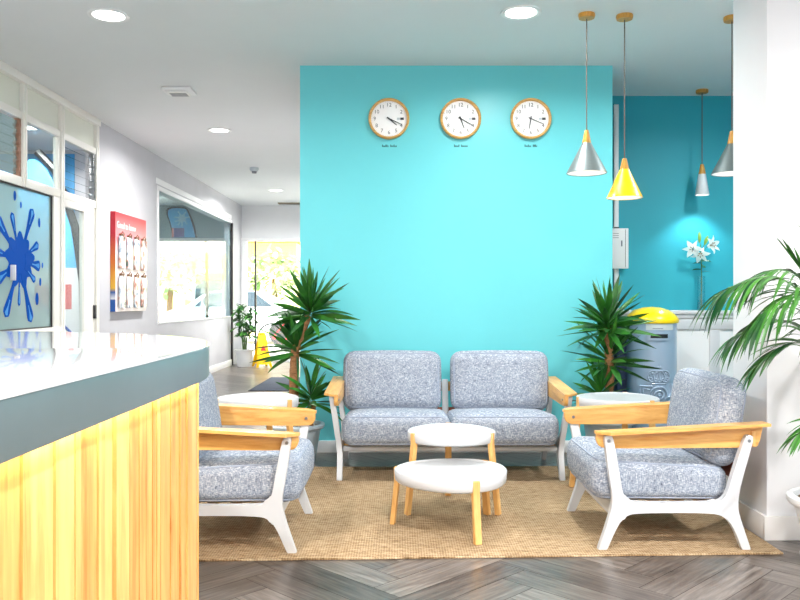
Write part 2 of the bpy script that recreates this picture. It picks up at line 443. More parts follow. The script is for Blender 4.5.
# ------------------------------------------------------------------ floor
def build_floor():
    bm = bmesh.new(); uvl = bm.loops.layers.uv.new('UVMap')
    W = .15; n = 5; g = .0012
    ca = math.cos(PI/4)
    def place(x0, y0, x1, y1, horiz):
        q = [(x0*W+g, y0*W+g), (x1*W-g, y0*W+g), (x1*W-g, y1*W-g), (x0*W+g, y1*W-g)]
        P = [((a-c)*ca, (a+c)*ca+5) for a, c in q]
        cx = sum(p[0] for p in P)/4; cy = sum(p[1] for p in P)/4
        if not (-9.6 < cx < 4.8 and -4.6 < cy < 15.5): return
        f = bm.faces.new([bm.verts.new((p[0], p[1], 0)) for p in P])
        uv = [(0, 0), (n*W, 0), (n*W, W), (0, W)] if horiz else [(0, 0), (0, W), (n*W, W), (n*W, 0)]
        for l, u in zip(f.loops, uv): l[uvl].uv = u
    for i in range(-160, 160):
        for j in range(-22, 22):
            ox, oy = i+n*j, i-n*j
            place(ox, oy, ox+n, oy+1, True)
            place(ox+n, oy+1-n, ox+n+1, oy+1, False)
    for co, no in (((-9.2, 0, 0), (-1, 0, 0)), ((4.3, 0, 0), (1, 0, 0)), ((0, -4, 0), (0, -1, 0)), ((0, 15.05, 0), (0, 1, 0))):
        bmesh.ops.bisect_plane(bm, geom=bm.verts[:]+bm.edges[:]+bm.faces[:], plane_co=co, plane_no=no, clear_outer=True)
    v = [bm.verts.new(p) for p in ((-9.2, -4, -.003), (4.3, -4, -.003), (4.3, 15.05, -.003), (-9.2, 15.05, -.003))]
    f = bm.faces.new(v); f.material_index = 1
    for fc in bm.faces:
        if fc.normal.z < 0: fc.normal_flip()
    me = bpy.data.meshes.new('floor'); bm.to_mesh(me); bm.free(); me.materials.append(M['floor']); me.materials.append(M['subfloor'])
    o = bpy.data.objects.new('floor', me); COL.objects.link(o); struct(o)
build_floor()
struct(MB().box(-9.2, 4.3, -4, 15.2, CEIL, CEIL+.15).build('ceiling', M['ceiling'], smooth=False))

# ------------------------------------------------------------------ walls
# middle (turquoise) wall, a 0.2 m partition, with the passage's side wall running back from it
struct(MB().box(-.755, 1.604, TY, TY+.2, 0, CEIL).build('wall_middle', M['turq'], smooth=False))
struct(MB().box(-.755, -.62, TY+.2, 15, 0, CEIL).build('wall_passage', M['white_wall'], smooth=False))
struct(MB().box(-.76, 1.61, TY-.014, TY-.0005, 0, .09, .003).build('baseboard_middle', M['trim']))
# alcove
AY = 6.94
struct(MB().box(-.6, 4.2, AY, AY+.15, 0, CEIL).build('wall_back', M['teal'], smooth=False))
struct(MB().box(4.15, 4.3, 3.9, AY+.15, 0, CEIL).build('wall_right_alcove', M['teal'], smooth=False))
struct(MB().box(1.76, 4.3, 3.84, 4.23, 0, CEIL, .006).build('wall_right', M['white_wall']))
struct(MB().box(1.742, 1.7595, 3.84, 4.23, 0, .115, .003).box(1.742, 4.3, 3.822, 3.8395, 0, .115, .003).build('baseboard_right', M['scuffed']))
# left wall: solid stretch before the partition, after it, and around the long window
w = MB().box(LX-.12, LX, -4, 4.9, 0, CEIL).box(LX-.12, LX, 7.86, 9.82, 0, CEIL)
w.box(LX-.12, LX, 9.82, 14.06, 0, .87).box(LX-.12, LX, 9.82, 14.06, 2.5, CEIL).box(LX-.12, LX, 14.06, 15, 0, CEIL)
struct(w.build('wall_left', M['plaster'], smooth=False))
struct(MB().box(LX+.0005, LX+.015, 7.9, 14.06, 0, .11, .003).build('baseboard_left', M['trim']))
# far wall: lintel above the glazing
struct(MB().box(LX, -.755, 15, 15.15, 2.31, CEIL).build('wall_far', M['white_wall'], smooth=False))
struct(MB().box(-9.2, LX-.12, 15, 15.15, 2.31, CEIL).build('wall_far_room', M['tealgrey'], smooth=False))
# rooms behind the left wall
struct(MB().box(-9.2, LX-.12, 9.5, 9.62, 0, CEIL).build('wall_office_back', M['white_wall'], smooth=False))
struct(MB().box(-9.32, -9.2, -4, 15.15, 0, CEIL).build('wall_office_left', M['white_wall'], smooth=False))
struct(MB().box(-9.2, LX-.12, 4.7, 4.82, 0, CEIL).build('wall_office_front', M['white_wall'], smooth=False))

# ------------------------------------------------------------------ window in the left wall (long pane) and its trim
wn = tag(empty('window_1', (LX, 9.82, .87)), kind='structure')
f = MB()
f.box(-.03, .015, -.05, 0, -.02, 1.68, .003).box(-.03, .015, 0, 4.24, 1.63, 1.68, .003).box(-.03, .008, 0, 4.24, -.015, .002, .002)
f.build('window_frame', M['trim'], wn)
MB().box(-.012, -.004, 0, 4.24, 0, 1.63).build('pane', M['shop_pane'], wn, smooth=False)
struct(MB().box(LX-.02, LX+.03, 14.06, 14.12, 0, 2.5, .004).build('trim_dark_post', M['dark']))
# wide moulding above the window
struct(MB().box(LX+.0005, LX+.012, 9.72, 14.06, 2.57, 2.64, .003).build('trim_window_head', M['trim']))

# ------------------------------------------------------------------ far glazing
def glazing(name, x0, x1, mull, doorx=None):
    g = tag(empty(name, (x0, 15, 0)), kind='structure')
    wdt = x1-x0; f = MB()
    f.box(0, wdt, -.03, .05, 2.25, 2.31, .003).box(0, .06, -.03, .05, 0, 2.25, .003).box(wdt-.06, wdt, -.03, .05, 0, 2.25, .003).box(0, wdt, -.03, .05, 0, .03, .003)
    f.build('window_frame', M['trim'], g)
    for mx, wd, mm in mull: MB().box(mx-x0-wd/2, mx-x0+wd/2, -.03, .05, .03, 2.25, .003).build('mullion', mm, g)
    MB().box(.06, wdt-.06, .008, .014, .03, 2.25).build('pane', M['pane'], g, smooth=False)
    return g
glazing('window_2', LX, -.755, [(-2.92+.03, .05, M['trim']), (-2.71, .03, M['dark'])])
glazing('window_3', -9.2, LX-.12, [(-3.30, .06, M['trim']), (-3.62, .05, M['dark']), (-6.2, .05, M['trim'])])

# ------------------------------------------------------------------ office partition in white aluminium
pt = tag(empty('window_4', (LX, 4.9, 0)), kind='structure')
posts = [0, .70, 1.42, 2.13, 2.94]
f = MB()
for i, y in enumerate(posts):
    z0 = 2.045 if i in (1, 2) else 0
    f.box(-.06, .012, y-.034, y-.006, z0, CEIL-.05, .003).box(-.06, .012, y+.006, y+.034, z0, CEIL-.05, .003).box(-.05, 0, y-.006, y+.006, z0, CEIL-.05)
f.box(-.07, .03, -.03, 2.97, CEIL-.065, CEIL-.001, .003)
f.build('frame', M['alu'], pt)
for a, c in zip(posts, posts[1:]):
    f = MB().box(-.055, .004, a+.034, c-.034, 2.57, 2.63, .003).box(-.055, .004, a+.034, c-.034, 2.045, 2.115, .003)
    f.build('rail', M['alu'], pt)
    MB().box(-.035, -.02, a+.034, c-.034, 2.63, CEIL-.065).build('panel', M['cream'], pt, smooth=False)
# upper row: louvre (shut), fixed pane, louvre (open)
def louvre(a, c, tilt, n=6):
    for k in range(n):
        z = 2.13+(k+.5)*(2.55-2.13)/n; h = .036
        m = MB(); dx = h*math.sin(tilt); dz = h*math.cos(tilt)
        m.prism([(-dx-.002, -dz), (-dx+.002, -dz), (dx+.002, dz), (dx-.002, dz)], lambda u, v, w_, z=z: (u-.025, w_, z+v), a+.04, c-.04)
        m.build('louvre_slat', M['slat_glass'], pt, smooth=False)
    m = MB()
    m.box(-.05, -.005, c-.075, c-.040, 2.115, 2.57, .004)
    for k in range(n): m.box(-.05, .004, c-.085, c-.055, 2.13+(k+.5)*.07-.012, 2.13+(k+.5)*.07+.012, .004)
    m.build('louvre_arm', M['steel'] if tilt < 0 else mat('copper_arm', srgb(150, 110, 90), .5), pt)
louvre(posts[0], posts[1], .12); louvre(posts[1], posts[2], .12)
louvre(posts[3], posts[4], -1.19)
MB().box(-.03, -.024, posts[2]+.034, posts[3]-.034, 2.115, 2.57).build('pane', M['pane'], pt, smooth=False)
f = MB(); f.box(-.045, 0, posts[3]-.075, posts[3]-.036, 2.115, 2.57, .003); f.build('sash_stile', M['alu'], pt)
# lower: wide frosted pane over a sill, dark gasket round it
g0, g1 = .05, 1.965
f = MB().box(-.045, .0, g1, posts[3]-.034, .0, 2.045, .003).box(-.055, .02, 0, posts[3]-.034, .86, .915, .004)
f.build('sash_frame', M['alu'], pt)
MB().box(-.05, -.03, 0, posts[3], 0, .86).build('panel', M['cream'], pt, smooth=False)
f = MB().box(-.04, -.012, g1-.012, g1, .915, 2.045).box(-.04, -.012, g0, g1, .915, .927).box(-.04, -.012, g0, g1, 2.033, 2.045)
f.build('gasket', M['dark'], pt, smooth=False)
MB().box(-.03, -.022, g0, g1-.012, .927, 2.033).build('frosted_pane', M['frost'], pt, smooth=False)
MB().box(-.02, .02, 1.235, 1.252, 1.30, 1.42, .004).build('pull_handle', M['frame'], pt)
# the glazed leaf beside it
dr = tag(empty('door_1', (LX, 7.03, 0)), kind='structure')
f = MB().box(-.045, 0, .49, .71, .02, 2.045, .003).box(-.045, 0, .034, .07, .02, 2.045, .003).box(-.045, 0, .034, .5, .02, .12, .003).box(-.045, 0, .034, .5, 1.98, 2.045, .003).box(-.045, -.01, .72, .79, .02, 2.045, .003)
f.build('leaf_frame', M['alu'], dr)
MB().box(-.025, -.019, .07, .49, .12, 1.98).build('pane', M['pane'], dr, smooth=False)
MB().box(-.02, .016, .725, .765, .97, 1.10, .004).build('lock', M['black'], dr)

# blue splash on the frosted pane
def teardrop(ang, r0, r1, w, n=14, cx=0, cy=0, neck=.35):
    ca, sa = math.cos(ang), math.sin(ang); L = r1-r0; pts = []
    def wid(t): return w*(neck+(1-neck)*max(0, (t-.35)/.65)**1.3)*(1 if t < .82 else math.sqrt(max(0, 1-((t-.82)/.18)**2)))
    for i in range(n+1):
        t = i/n; pts.append((r0+L*t, wid(t)))
    pts = pts+[(a, -b) for a, b in pts[::-1][1:]]
    return [(cx+a*ca-b*sa, cy+a*sa+b*ca) for a, b in pts]
SP = MB(); SO = []; spx = (LX-.0205, 6.29, 1.46)
fnb = lambda u, v, w_: (w_, u, v)
body = [( .22*(1+.14*math.sin(9*a)+.06*math.sin(5*a+1))*math.cos(a), .20*(1+.14*math.sin(9*a)+.06*math.sin(5*a+1))*math.sin(a)) for a in [2*PI*k/60 for k in range(60)]]
SP.prism(body, fnb, 0, .0012)
arms = [(R(62), .46, .048), (R(110), .36, .034), (R(140), .44, .05), (R(172), .40, .042), (R(205), .36, .045), (R(242), .47, .05), (R(268), .33, .022), (R(292), .50, .052), (R(330), .28, .03), (R(355), .33, .045), (R(25), .33, .036)]
for i, (a, r1, wd) in enumerate(arms):
    SP.prism(teardrop(a, .10, r1+.03, wd*1.25), fnb, 0, .0014+.0001*i)
    SO.append(teardrop(a, r1-.12, r1+.012, wd*.62, neck=.2))
for (u, v, r_) in ((.34, .33, .03), (.36, -.16, .026), (.30, -.30, .04), (-.08, .50, .03), (.02, .44, .02), (.40, -.02, .018)):
    SP.prism([(u+r_*.7*math.cos(2*PI*k/16), v+r_*1.3*math.sin(2*PI*k/16)) for k in range(16)], fnb, 0, .0012)
sl = empty('splash_decal', spx, 'big blue paint splash sticker on the frosted office pane', 'sticker')
SP.build('splash', M['logo_blue'], sl, smooth=False); [MB().prism(q_, fnb, .0026, .0034).build('highlight', M['logo_light'], sl, smooth=False) for q_ in SO]

# things inside the office, seen through the panes
bl = empty('wall_poster', (-4.36, 9.5, 1.3), 'pale blue splash poster behind the clear upper pane of the office partition', 'poster')
MB().box(-.5, .5, -.025, -.001, 0, 1.58, .003).build('sheet', M['sky_blue'], bl)
rb_ = random.Random(8)
for k in range(20):
    sx = rb_.choice((-.40, .40, rb_.uniform(-.4, .4))); sz = rb_.choice((.12, 1.46, rb_.uniform(.1, 1.46))) if abs(sx) < .39 else rb_.uniform(.1, 1.46); r_ = rb_.uniform(.03, .085)
    MB().prism([(sx+r_*math.cos(2*PI*i/16), sz+r_*math.sin(2*PI*i/16)) for i in range(16)], lambda u, v, w_: (u, w_, v), -.0285-.0002*k, -.0255).build('printed_spot', M['deep_blue'], bl, smooth=False)
# feather flag behind the glazed leaf
fl = empty('beach_flag', (-3.62, 8.7, 0), 'tall blue and white feather flag behind the glazed office door', 'flag')
prof = chaikin([(-.55, .35), (-.55, 2.2), (-.50, 2.6), (-.36, 2.72), (-.16, 2.5), (.06, 1.9), (.14, 1.3), (.15, .35)], 3)
top = [p for p in prof if p[1] > 1.35]
def sheet(lo, hi, m, nm):
    b = MB(); b.prism([(u, max(lo, min(hi, v))) for u, v in prof if True], lambda u, v, w_: (u, w_, v), -.002, .002); return b.build(nm, m, fl, smooth=False)
sheet(1.5, 3, M['sky_blue'], 'flag_cloth'); sheet(.3, 1.4995, M['print_white'], 'flag_cloth')
MB().box(-.35, .05, -.0045, -.0025, 1.05, 1.32).build('printed_patch', M['pinkred'], fl, smooth=False)
MB().box(-.4, .12, -.0045, -.0025, .4, .7).build('printed_patch', M['print_yellow'], fl, smooth=False)
MB().tube([(.17, 0, .06), (.18, 0, .8), (.17, 0, 1.35), (.085, 0, 1.95), (-.13, 0, 2.56), (-.32, 0, 2.76)], [.045]*6, 8).build('pole', M['black'], fl)
MB().lathe([(0, 0), (.2, 0), (.2, .03), (.05, .07), (0, .07)], (.17, 0, 0), 20).build('base', M['black'], fl)
MB().tube([(-.45, -.06, 1.28), (.12, -.06, .75)], .014, 6).build('flag_stay', M['logo_blue'], fl)
# recessed ceiling light: ring, diffuser and area lamp
def downlight(x, y, label, group, r=.096, power=60):
    o = empty('ceiling_downlight', (x, y, CEIL), label, 'ceiling light', group)
    MB().lathe([(r, -.004), (r+.012, -.010), (r+.028, -.007), (r+.03, -.0005), (r, -.0005)], (0, 0, 0), 32).build('ring', M['trim'], o)
    MB().lathe([(0, -.006), (r, -.005), (r, -.001), (0, -.001)], (0, 0, 0), 32).build('diffuser', M['lamp'], o)
    l = bpy.data.lights.new('downlight', 'AREA'); l.shape = 'DISK'; l.size = 2*r; l.energy = power; l.color = (1, .985, .96); l.spread = R(165)
    lo = bpy.data.objects.new('downlight_beam', l); lo.location = (x, y, CEIL-.012); COL.objects.link(lo)
    return o
G = 'round recessed ceiling lights'
downlight(-1.81, 4.97, 'round recessed ceiling light nearest the white office panels', G, power=42)
downlight(.744, 4.92, 'round recessed ceiling light above the turquoise wall and sofa', G, power=38)
downlight(-1.88, 8.33, 'round recessed ceiling light just past the square ceiling vent', G, .092, power=78)
downlight(-2.0, 12.9, 'round recessed ceiling light deepest in the passage, past the smoke detector', G, .092, power=135)
for (x, y) in ((-1.81, 1.4), (.744, 1.4), (3.0, 1.4), (-1.81, -1.8), (.744, -1.8), (3.0, -1.8)):
    downlight(x, y, 'round recessed ceiling light in the front half of the lobby', 'ceiling lights over the lobby front', power=116)
downlight(-4.0, 6.2, 'ceiling light added to brighten the glazed office', G, power=60)  # both office lamps are added, since daylight does not reach in here
downlight(-3.8, 8.2, 'ceiling light added to brighten the glazed office', G, power=60)
downlight(-4.6, 12.0, 'ceiling light added to brighten the room behind the long window', G, power=90)  # added to brighten the lintel wall behind the long window

downlight(2.75, 5.1, 'unseen ceiling light added to brighten the teal alcove, hidden by the pillar', 'added lights in the alcove', power=55)  # added out of view to brighten the white box and panelling

# ceiling vent, smoke detector, far vent
v = empty('ceiling_vent', (-1.855, 6.72, CEIL), 'square white vent fixture on the ceiling', 'vent')
MB().box(-.125, .125, -.10, .10, -.03, -.0005, .012).build('frame', M['trim'], v)
MB().box(-.085, .085, -.06, .06, -.045, -.03, .008).build('cover', M['shade_in'], v)
m = MB()
for k in range(4): m.box(-.07, .07, -.045+.028*k, -.038+.028*k, -.048, -.0445)
m.build('slots', M['greyink'], v, smooth=False)
v = empty('smoke_detector', (-1.95, 10.7, CEIL), 'small white round smoke detector on the passage ceiling', 'smoke detector')
MB().lathe([(0, -.0005), (.06, -.0005), (.06, -.03), (.045, -.05), (0, -.05)]).build('base', M['shade_white'], v)
MB().lathe([(.034, -.05), (.03, -.075), (0, -.078)]).build('sensor_head', M['greyink'], v)
v = empty('ceiling_grille', (-2.02, 14.6, CEIL), 'small brown grille on the ceiling above the glass entrance', 'vent')
MB().box(-.2, .2, -.08, .08, -.02, -.0005, .004).build('frame', mat('brown_grille', srgb(150, 134, 112), .6), v)
m = MB()
for k in range(3): m.box(-.18, .18, -.055+.045*k, -.035+.045*k, -.0215, -.0195)
m.build('slots', M['dark'], v, smooth=False)

# ------------------------------------------------------------------ information board and leaflets
B0, B1, BZ0, BZ1 = 8.2, 9.19, 1.03, 2.06
bd = empty('information_board', (LX, B0, BZ0), 'red and white leaflet board headed Good to know on the white wall', 'notice board')
MB().box(.001, .052, 0.004, B1-B0, 0, BZ1-BZ0).build('panel', M['header'], bd, smooth=False)
MB().box(.001, .052, 0, .0035, 0, BZ1-BZ0).build('printed_edge', M['board_edge'], bd, smooth=False)
MB().text('Good to know', .098, lambda x, y, z: (.0528+z, x, y), .0005, 'LEFT').build('heading', M['print_white'], bd, smooth=False).location = (0, .045, .90)
hooks = []
for row, zt in enumerate((.80, .385)):
    for c in range(4):
        yc = .155+.235*c
        m = MB().box(.052, .075, yc-.045, yc+.045, zt-.012, zt+.012, .004).tube([(.06, yc, zt+.01), (.075, yc, zt+.035), (.09, yc, zt+.01), (.085, yc, zt-.02)], .006, 6)
        m.build('clip', mat('bronze_clip', srgb(120, 84, 60), .4, .5), bd)
        lf = MB().box(0, .012, -.092, .092, -.335, 0, .002).build('leaflet', M['leaflet'], None, (LX+.0635, B0+yc, BZ0+zt-.013))
        tag(lf, ['leaflet hanging from the %s clip of the upper row on the red board', 'leaflet hanging from the %s clip of the lower row on the red board'][row] % ['first', 'second', 'third', 'fourth'][c], 'leaflet', 'leaflets clipped to the board')

# ------------------------------------------------------------------ board seen through the long window
sb = empty('surfboard', (-4.05, 14.998, 2.315), 'blue board with pale splash and dark rim, seen through the long side window', 'surfboard')
bo = chaikin([(-.20, .005), (-.26, .30), (-.33, .46), (-.30, .58), (.05, .58), (.10, .50), (.20, .25), (.26, .005), (.26, .004), (-.20, .004)], 2)
MB().prism(bo, lambda u, v, w_: (u, w_, v), -.05, -.001, .008).build('rim', M['dark'], sb)
MB().prism([(-.03+(u+.03)*.88, .005+(v-.005)*.95) for u, v in bo], lambda u, v, w_: (u, w_, v), -.056, -.0505).build('deck', M['sky_blue'], sb, smooth=False)
q = MB(); fs = lambda u, v, w_: (u-.02, w_, v+.36)
q.prism([(.08*(1+.2*math.sin(7*a))*math.cos(a), .08*(1+.2*math.sin(7*a))*math.sin(a)) for a in [2*PI*k/40 for k in range(40)]], fs, -.0585, -.0565)
for i, a in enumerate((10, 60, 120, 170, 205, 240, 270, 310)): q.prism(teardrop(R(a), .04, .15, .018), fs, -.0586-.0001*i, -.0565)
q.build('splash', M['pale_blue'], sb, smooth=False)
MB().box(-.17, .02, -.064, -.0595, .01, .18).build('picture_print', M['purple'], sb, smooth=False)
MB().box(-.21, -.175, -.064, -.0595, .01, .18).build('picture_print', M['pinkred'], sb, smooth=False)

# ------------------------------------------------------------------ reception counter
TOP = 1.03
def outline(ins, n=28):
    ea, eb = 1.2-ins, 1.15-ins; pts = [(-.494-ins, -.4), (-.494-ins, 1.95)]
    for k in range(1, n+1):
        a = (PI/2)*k/n; pts.append((-1.694+ea*math.cos(a), 1.95+eb*math.sin(a)))
    pts += [(-2.5, 3.1-ins)]
    return pts
def band(out, inn, z0, z1, bev=0):
    m = MB(); m.prism(out+inn[::-1], lambda u, v, w_: (u, v, w_), z0, z1, bev); return m
ct = empty('reception_counter', (0, 0, 0), 'curved reception counter with white top, grey edge and lit pine boards', 'counter')
band(outline(.0), outline(.75), TOP-.004, TOP, .0015).build('worktop', M['counter_top'], ct)
band(outline(.0015), outline(.75), TOP-.084, TOP-.0042, .003).build('grey_edge', M['counter_edge'], ct)
# vertical boards following the curve
path = outline(.027, 60)
def along(path):
    L = [0]
    for a, c in zip(path, path[1:]): L.append(L[-1]+math.dist(a, c))
    return L
L = along(path)
def at(s):
    for i in range(len(L)-1):
        if s <= L[i+1]:
            t = (s-L[i])/(L[i+1]-L[i]); return (path[i][0]*(1-t)+path[i+1][0]*t, path[i][1]*(1-t)+path[i+1][1]*t)
    return path[-1]
m = MB(); s0 = 0; rb = random.Random(3)
while s0 < L[-1]-.02:
    wd = rb.choice((.022, .03, .04, .055, .07)); a = at(s0+.0006); c = at(min(L[-1], s0+wd-.0006)); dep = rb.uniform(0, .010)
    d = Vector((c[0]-a[0], c[1]-a[1])).normalized(); nrm = Vector((d.y, -d.x))
    P = [Vector(a)-nrm*dep, Vector(c)-nrm*dep, Vector(c)-nrm*.03, Vector(a)-nrm*.03]
    b = m.bm
    lo = [b.verts.new((p.x, p.y, .02)) for p in P]; hi = [b.verts.new((p.x, p.y, TOP-.0845)) for p in P]
    b.faces.new(lo); b.faces.new(hi[::-1])
    for k in range(4): b.faces.new((lo[k], hi[k], hi[(k+1) % 4], lo[(k+1) % 4]))
    s0 += wd
m.build('front_boards', M['boards'], ct, smooth=False)
band(outline(.075), outline(.11), 0, TOP-.085).build('carcass', M['oakz'], ct)
band(outline(.013), outline(.024), TOP-.0865, TOP-.0843).build('led_strip', M['led'], ct, smooth=False)

# ------------------------------------------------------------------ rug, mat
rg = MB()
ro = [(-1.25, 3.495), (1.73, 3.61), (1.715, 5.50), (-1.25, 5.46)]
rg.prism([(u, v) for u, v in ro], lambda u, v, w_: (u, v, w_), .001, .011, .003)
rug = tag(rg.build('jute_rug', M['jute']), 'big natural jute rug under the seats and low tables', 'rug')
dm = empty('door_mat', (-1.4, 10.95, 0), 'dark grey entrance mat on the passage floor', 'mat')
MB().box(-.5, .5, -.85, .85, .001, .012, .003).build('pile', M['mat_grey'], dm)
MB().box(-.52, .52, -.87, .87, .0005, .006, .002).build('rubber_edge', M['black'], dm)

# ------------------------------------------------------------------ seats
FR = [(0.012, 0), (.012, 0), (.012, 0), (.052, 0), (.052, 0), (.052, 0), (.098, .105), (.132, .152), (.19, .168), (.52, .168), (.585, .153), (.628, .105), (.668, 0), (.668, 0), (.668, 0), (.708, 0), (.708, 0), (.708, 0),
      (.664, .13), (.644, .20), (.652, .30), (.700, .515), (.694, .528), (.674, .532), (.658, .52), (.610, .33), (.594, .258), (.568, .226), (.53, .217),
      (.190, .217), (.145, .226), (.120, .258), (.106, .33), (.068, .52), (.056, .53), (.036, .53), (.026, .52), (.058, .33), (.074, .255), (.074, .20), (.057, .13)]
SPL = .052
def side_frame(parent, x, sgn):
    pts = []
    for q_ in chaikin(FR, 2):
        if not pts or math.dist(q_, pts[-1]) > .0015: pts.append(q_)
    if math.dist(pts[0], pts[-1]) < .0015: pts.pop()
    def fn(u, v, w_):
        sp = sgn*(SPL*(v-.16)/.38 if v > .16 else -.0)
        return (x+w_+sp, u, v)
    o = MB().prism(pts, fn, -.017, .017, .006).build('side_frame', M['frame'], parent)
    for u, v in ((.047, .505), (.679, .505)):
        xs = x+sgn*(SPL*(v-.16)/.38)
        b = MB(); b.tube([(xs-sgn*.045, u, v), (xs+sgn*.0195, u, v)], .008, 10); b.build('bolt', M['steel'], o)
    return o
def armrest(parent, x, sgn):
    # bent board: upright side plus a flat top turned outwards
    xi = x+sgn*.027
    prof = chaikin([(-.0, .530), (-.002, .50), (.015, .470), (.05, .465), (.4, .467), (.72, .470), (.735, .478), (.757, .575), (.752, .577), (.40, .556), (.01, .534)], 1)
    b = MB(); b.prism(prof, lambda u, v, w_: (xi+w_, u, v), -.013, .013, .003)
    n = 14; outer = []
    for i in range(n+1):
        t = i/n; y = -.006+.768*t
        wd = .078*min(1, math.sqrt(max(0, 1-(1-min(1, t/.06))**2))*.75+.25)
        outer.append((y, wd))
    bm = b.bm; rows = []
    for (y, wd) in outer:
        zt = .543+.044*max(0, y)/.78
        A = xi-sgn*.0135; Bx = xi+sgn*wd
        rows.append([bm.verts.new((A, y, zt)), bm.verts.new((Bx, y, zt+.001)), bm.verts.new((Bx, y, zt-.012)), bm.verts.new((A, y, zt-.013))])
    for P, Q in zip(rows, rows[1:]):
        for k in range(4): bm.faces.new((P[k], P[(k+1) % 4], Q[(k+1) % 4], Q[k]))
    bm.faces.new(rows[0]); bm.faces.new(rows[-1][::-1])
    o = b.build('armrest', M['oak'], parent)
    MB().box(xi+sgn*.013 if sgn > 0 else xi-.024, xi+.024 if sgn > 0 else xi-.013, .70, .717, .477, .545, .003).build('rail_tenon', M['oakz'], o)
    return o
def cushion(name, parent, size, r, fn, puff, seam):
    c = MB().rbox(size, r, 14, puff, fn).build(name, M['fabric'], parent, ang=80)
    hx, hy, hz = size[0]/2, size[1]/2, size[2]/2
    if seam == 'z':   # piping runs round the two big faces
        for s_ in (1, -1):
            k = r*.30; P = []
            for q in rr(hx-k, hy-k, r*.9): P.append(fn(Vector((q[0], q[1], s_*(hz-k*.92)))))
            MB().tube(P, .0045, 6, True).build('piping', M['piping'], c)
    else:
        for s_ in (1, -1):
            k = r*.30; P = []
            for q in rr(hx-k, hz-k, r*.9): P.append(fn(Vector((q[0], s_*(hy-k*.92), q[1]))))
            MB().tube(P, .0045, 6, True).build('piping', M['piping'], c)
    return c
def rr(a, b, r, n=5):
    P = []
    for cx, cy, a0 in ((a-r, b-r, 0), (-a+r, b-r, 90), (-a+r, -b+r, 180), (a-r, -b+r, 270)):
        for k in range(n+1):
            t = R(a0+90*k/n); P.append((cx+r*math.cos(t), cy+r*math.sin(t)))
    return P
def make_seat(root, w, n):
    hx = w/2
    for s_ in (-1, 1):
        side_frame(root, s_*hx, s_); armrest(root, s_*(hx-.006), s_)
    b = MB().box(-hx+.016, hx-.016, .10, .135, .165 if n == 2 else .115, .200, .012)
    b.build('front_rail', M['frame'], root)
    MB().box(-hx+.016, hx-.016, .60, .63, .165, .222, .006).build('rear_rail', M['frame'], root)
    b = MB()
    for k in range(4): b.box(-hx+.016, hx-.016, .17+.11*k, .22+.11*k, .185, .2005, .003)
    b.build('seat_slats', M['oakx'], root)
    MB().box(-hx-.03, hx+.03, .712, .733, .485, .552, .005).build('back_rail', M['oakx'], root)
    MB().box(-hx+.03, hx-.03, .665, .685, .30, .375, .005).build('lower_back_rail', M['redwood'], root)
    for x in ([0] if n == 2 else []):
        MB().prism([(.60, .175), (.635, .175), (.712, .57), (.694, .57)], lambda u, v, w_: (x+w_, u, v), -.022, .022, .004).build('back_post', M['frame'], root)
    iw = w-.028; cw = iw/n
    for k in range(n):
        cx = -iw/2+cw*(k+.5)
        def f1(p, cx=cx):
            y = .312+p.y; v = (p.z+.1)/.2
            return Vector((p.x+cx, y, .2085+v*(.21-.075*max(0, y-.02))))
        cushion('seat_cushion', root, (cw-.004, .63, .2), .066, f1, (.004, .008, .016), 'z')
        t2 = R(-9); bcx = cx*1.09 if n == 2 else cx; bw = .685 if n == 2 else .655
        def f2(p, cx=bcx, t=t2):
            y = p.y; z = p.z
            return Vector((p.x+cx, (.600 if n == 2 else .622)+y*math.cos(t)-z*math.sin(t), .570+y*math.sin(t)+z*math.cos(t)))
        cushion('back_cushion', root, (bw, .150, .415), .070, f2, (.004, .018, .008), 'y')
sofa = empty('two_seat_sofa', (.322, 5.035, .0115), 'grey two-seat sofa with white frame and oak arms against the turquoise wall', 'sofa')
make_seat(sofa, 1.41, 2)
ac = empty('armchair', (.892, 3.995, .0115), 'grey armchair with oak arms beside the white pillar', 'armchair', rz=-PI/2)
make_seat(ac, .665, 1)
a2 = copy_tree(ac); a2.location = (-.455, 3.945, .0115); a2.rotation_euler.z = PI/2
for ch in a2.children:
    if ch.name.startswith('back_cushion'): ch.location.y -= .045      # pulled a little forward

tag(a2, 'grey armchair with oak arms half hidden by the reception counter', 'armchair')
ac['group'] = a2['group'] = 'matching armchairs facing each other'

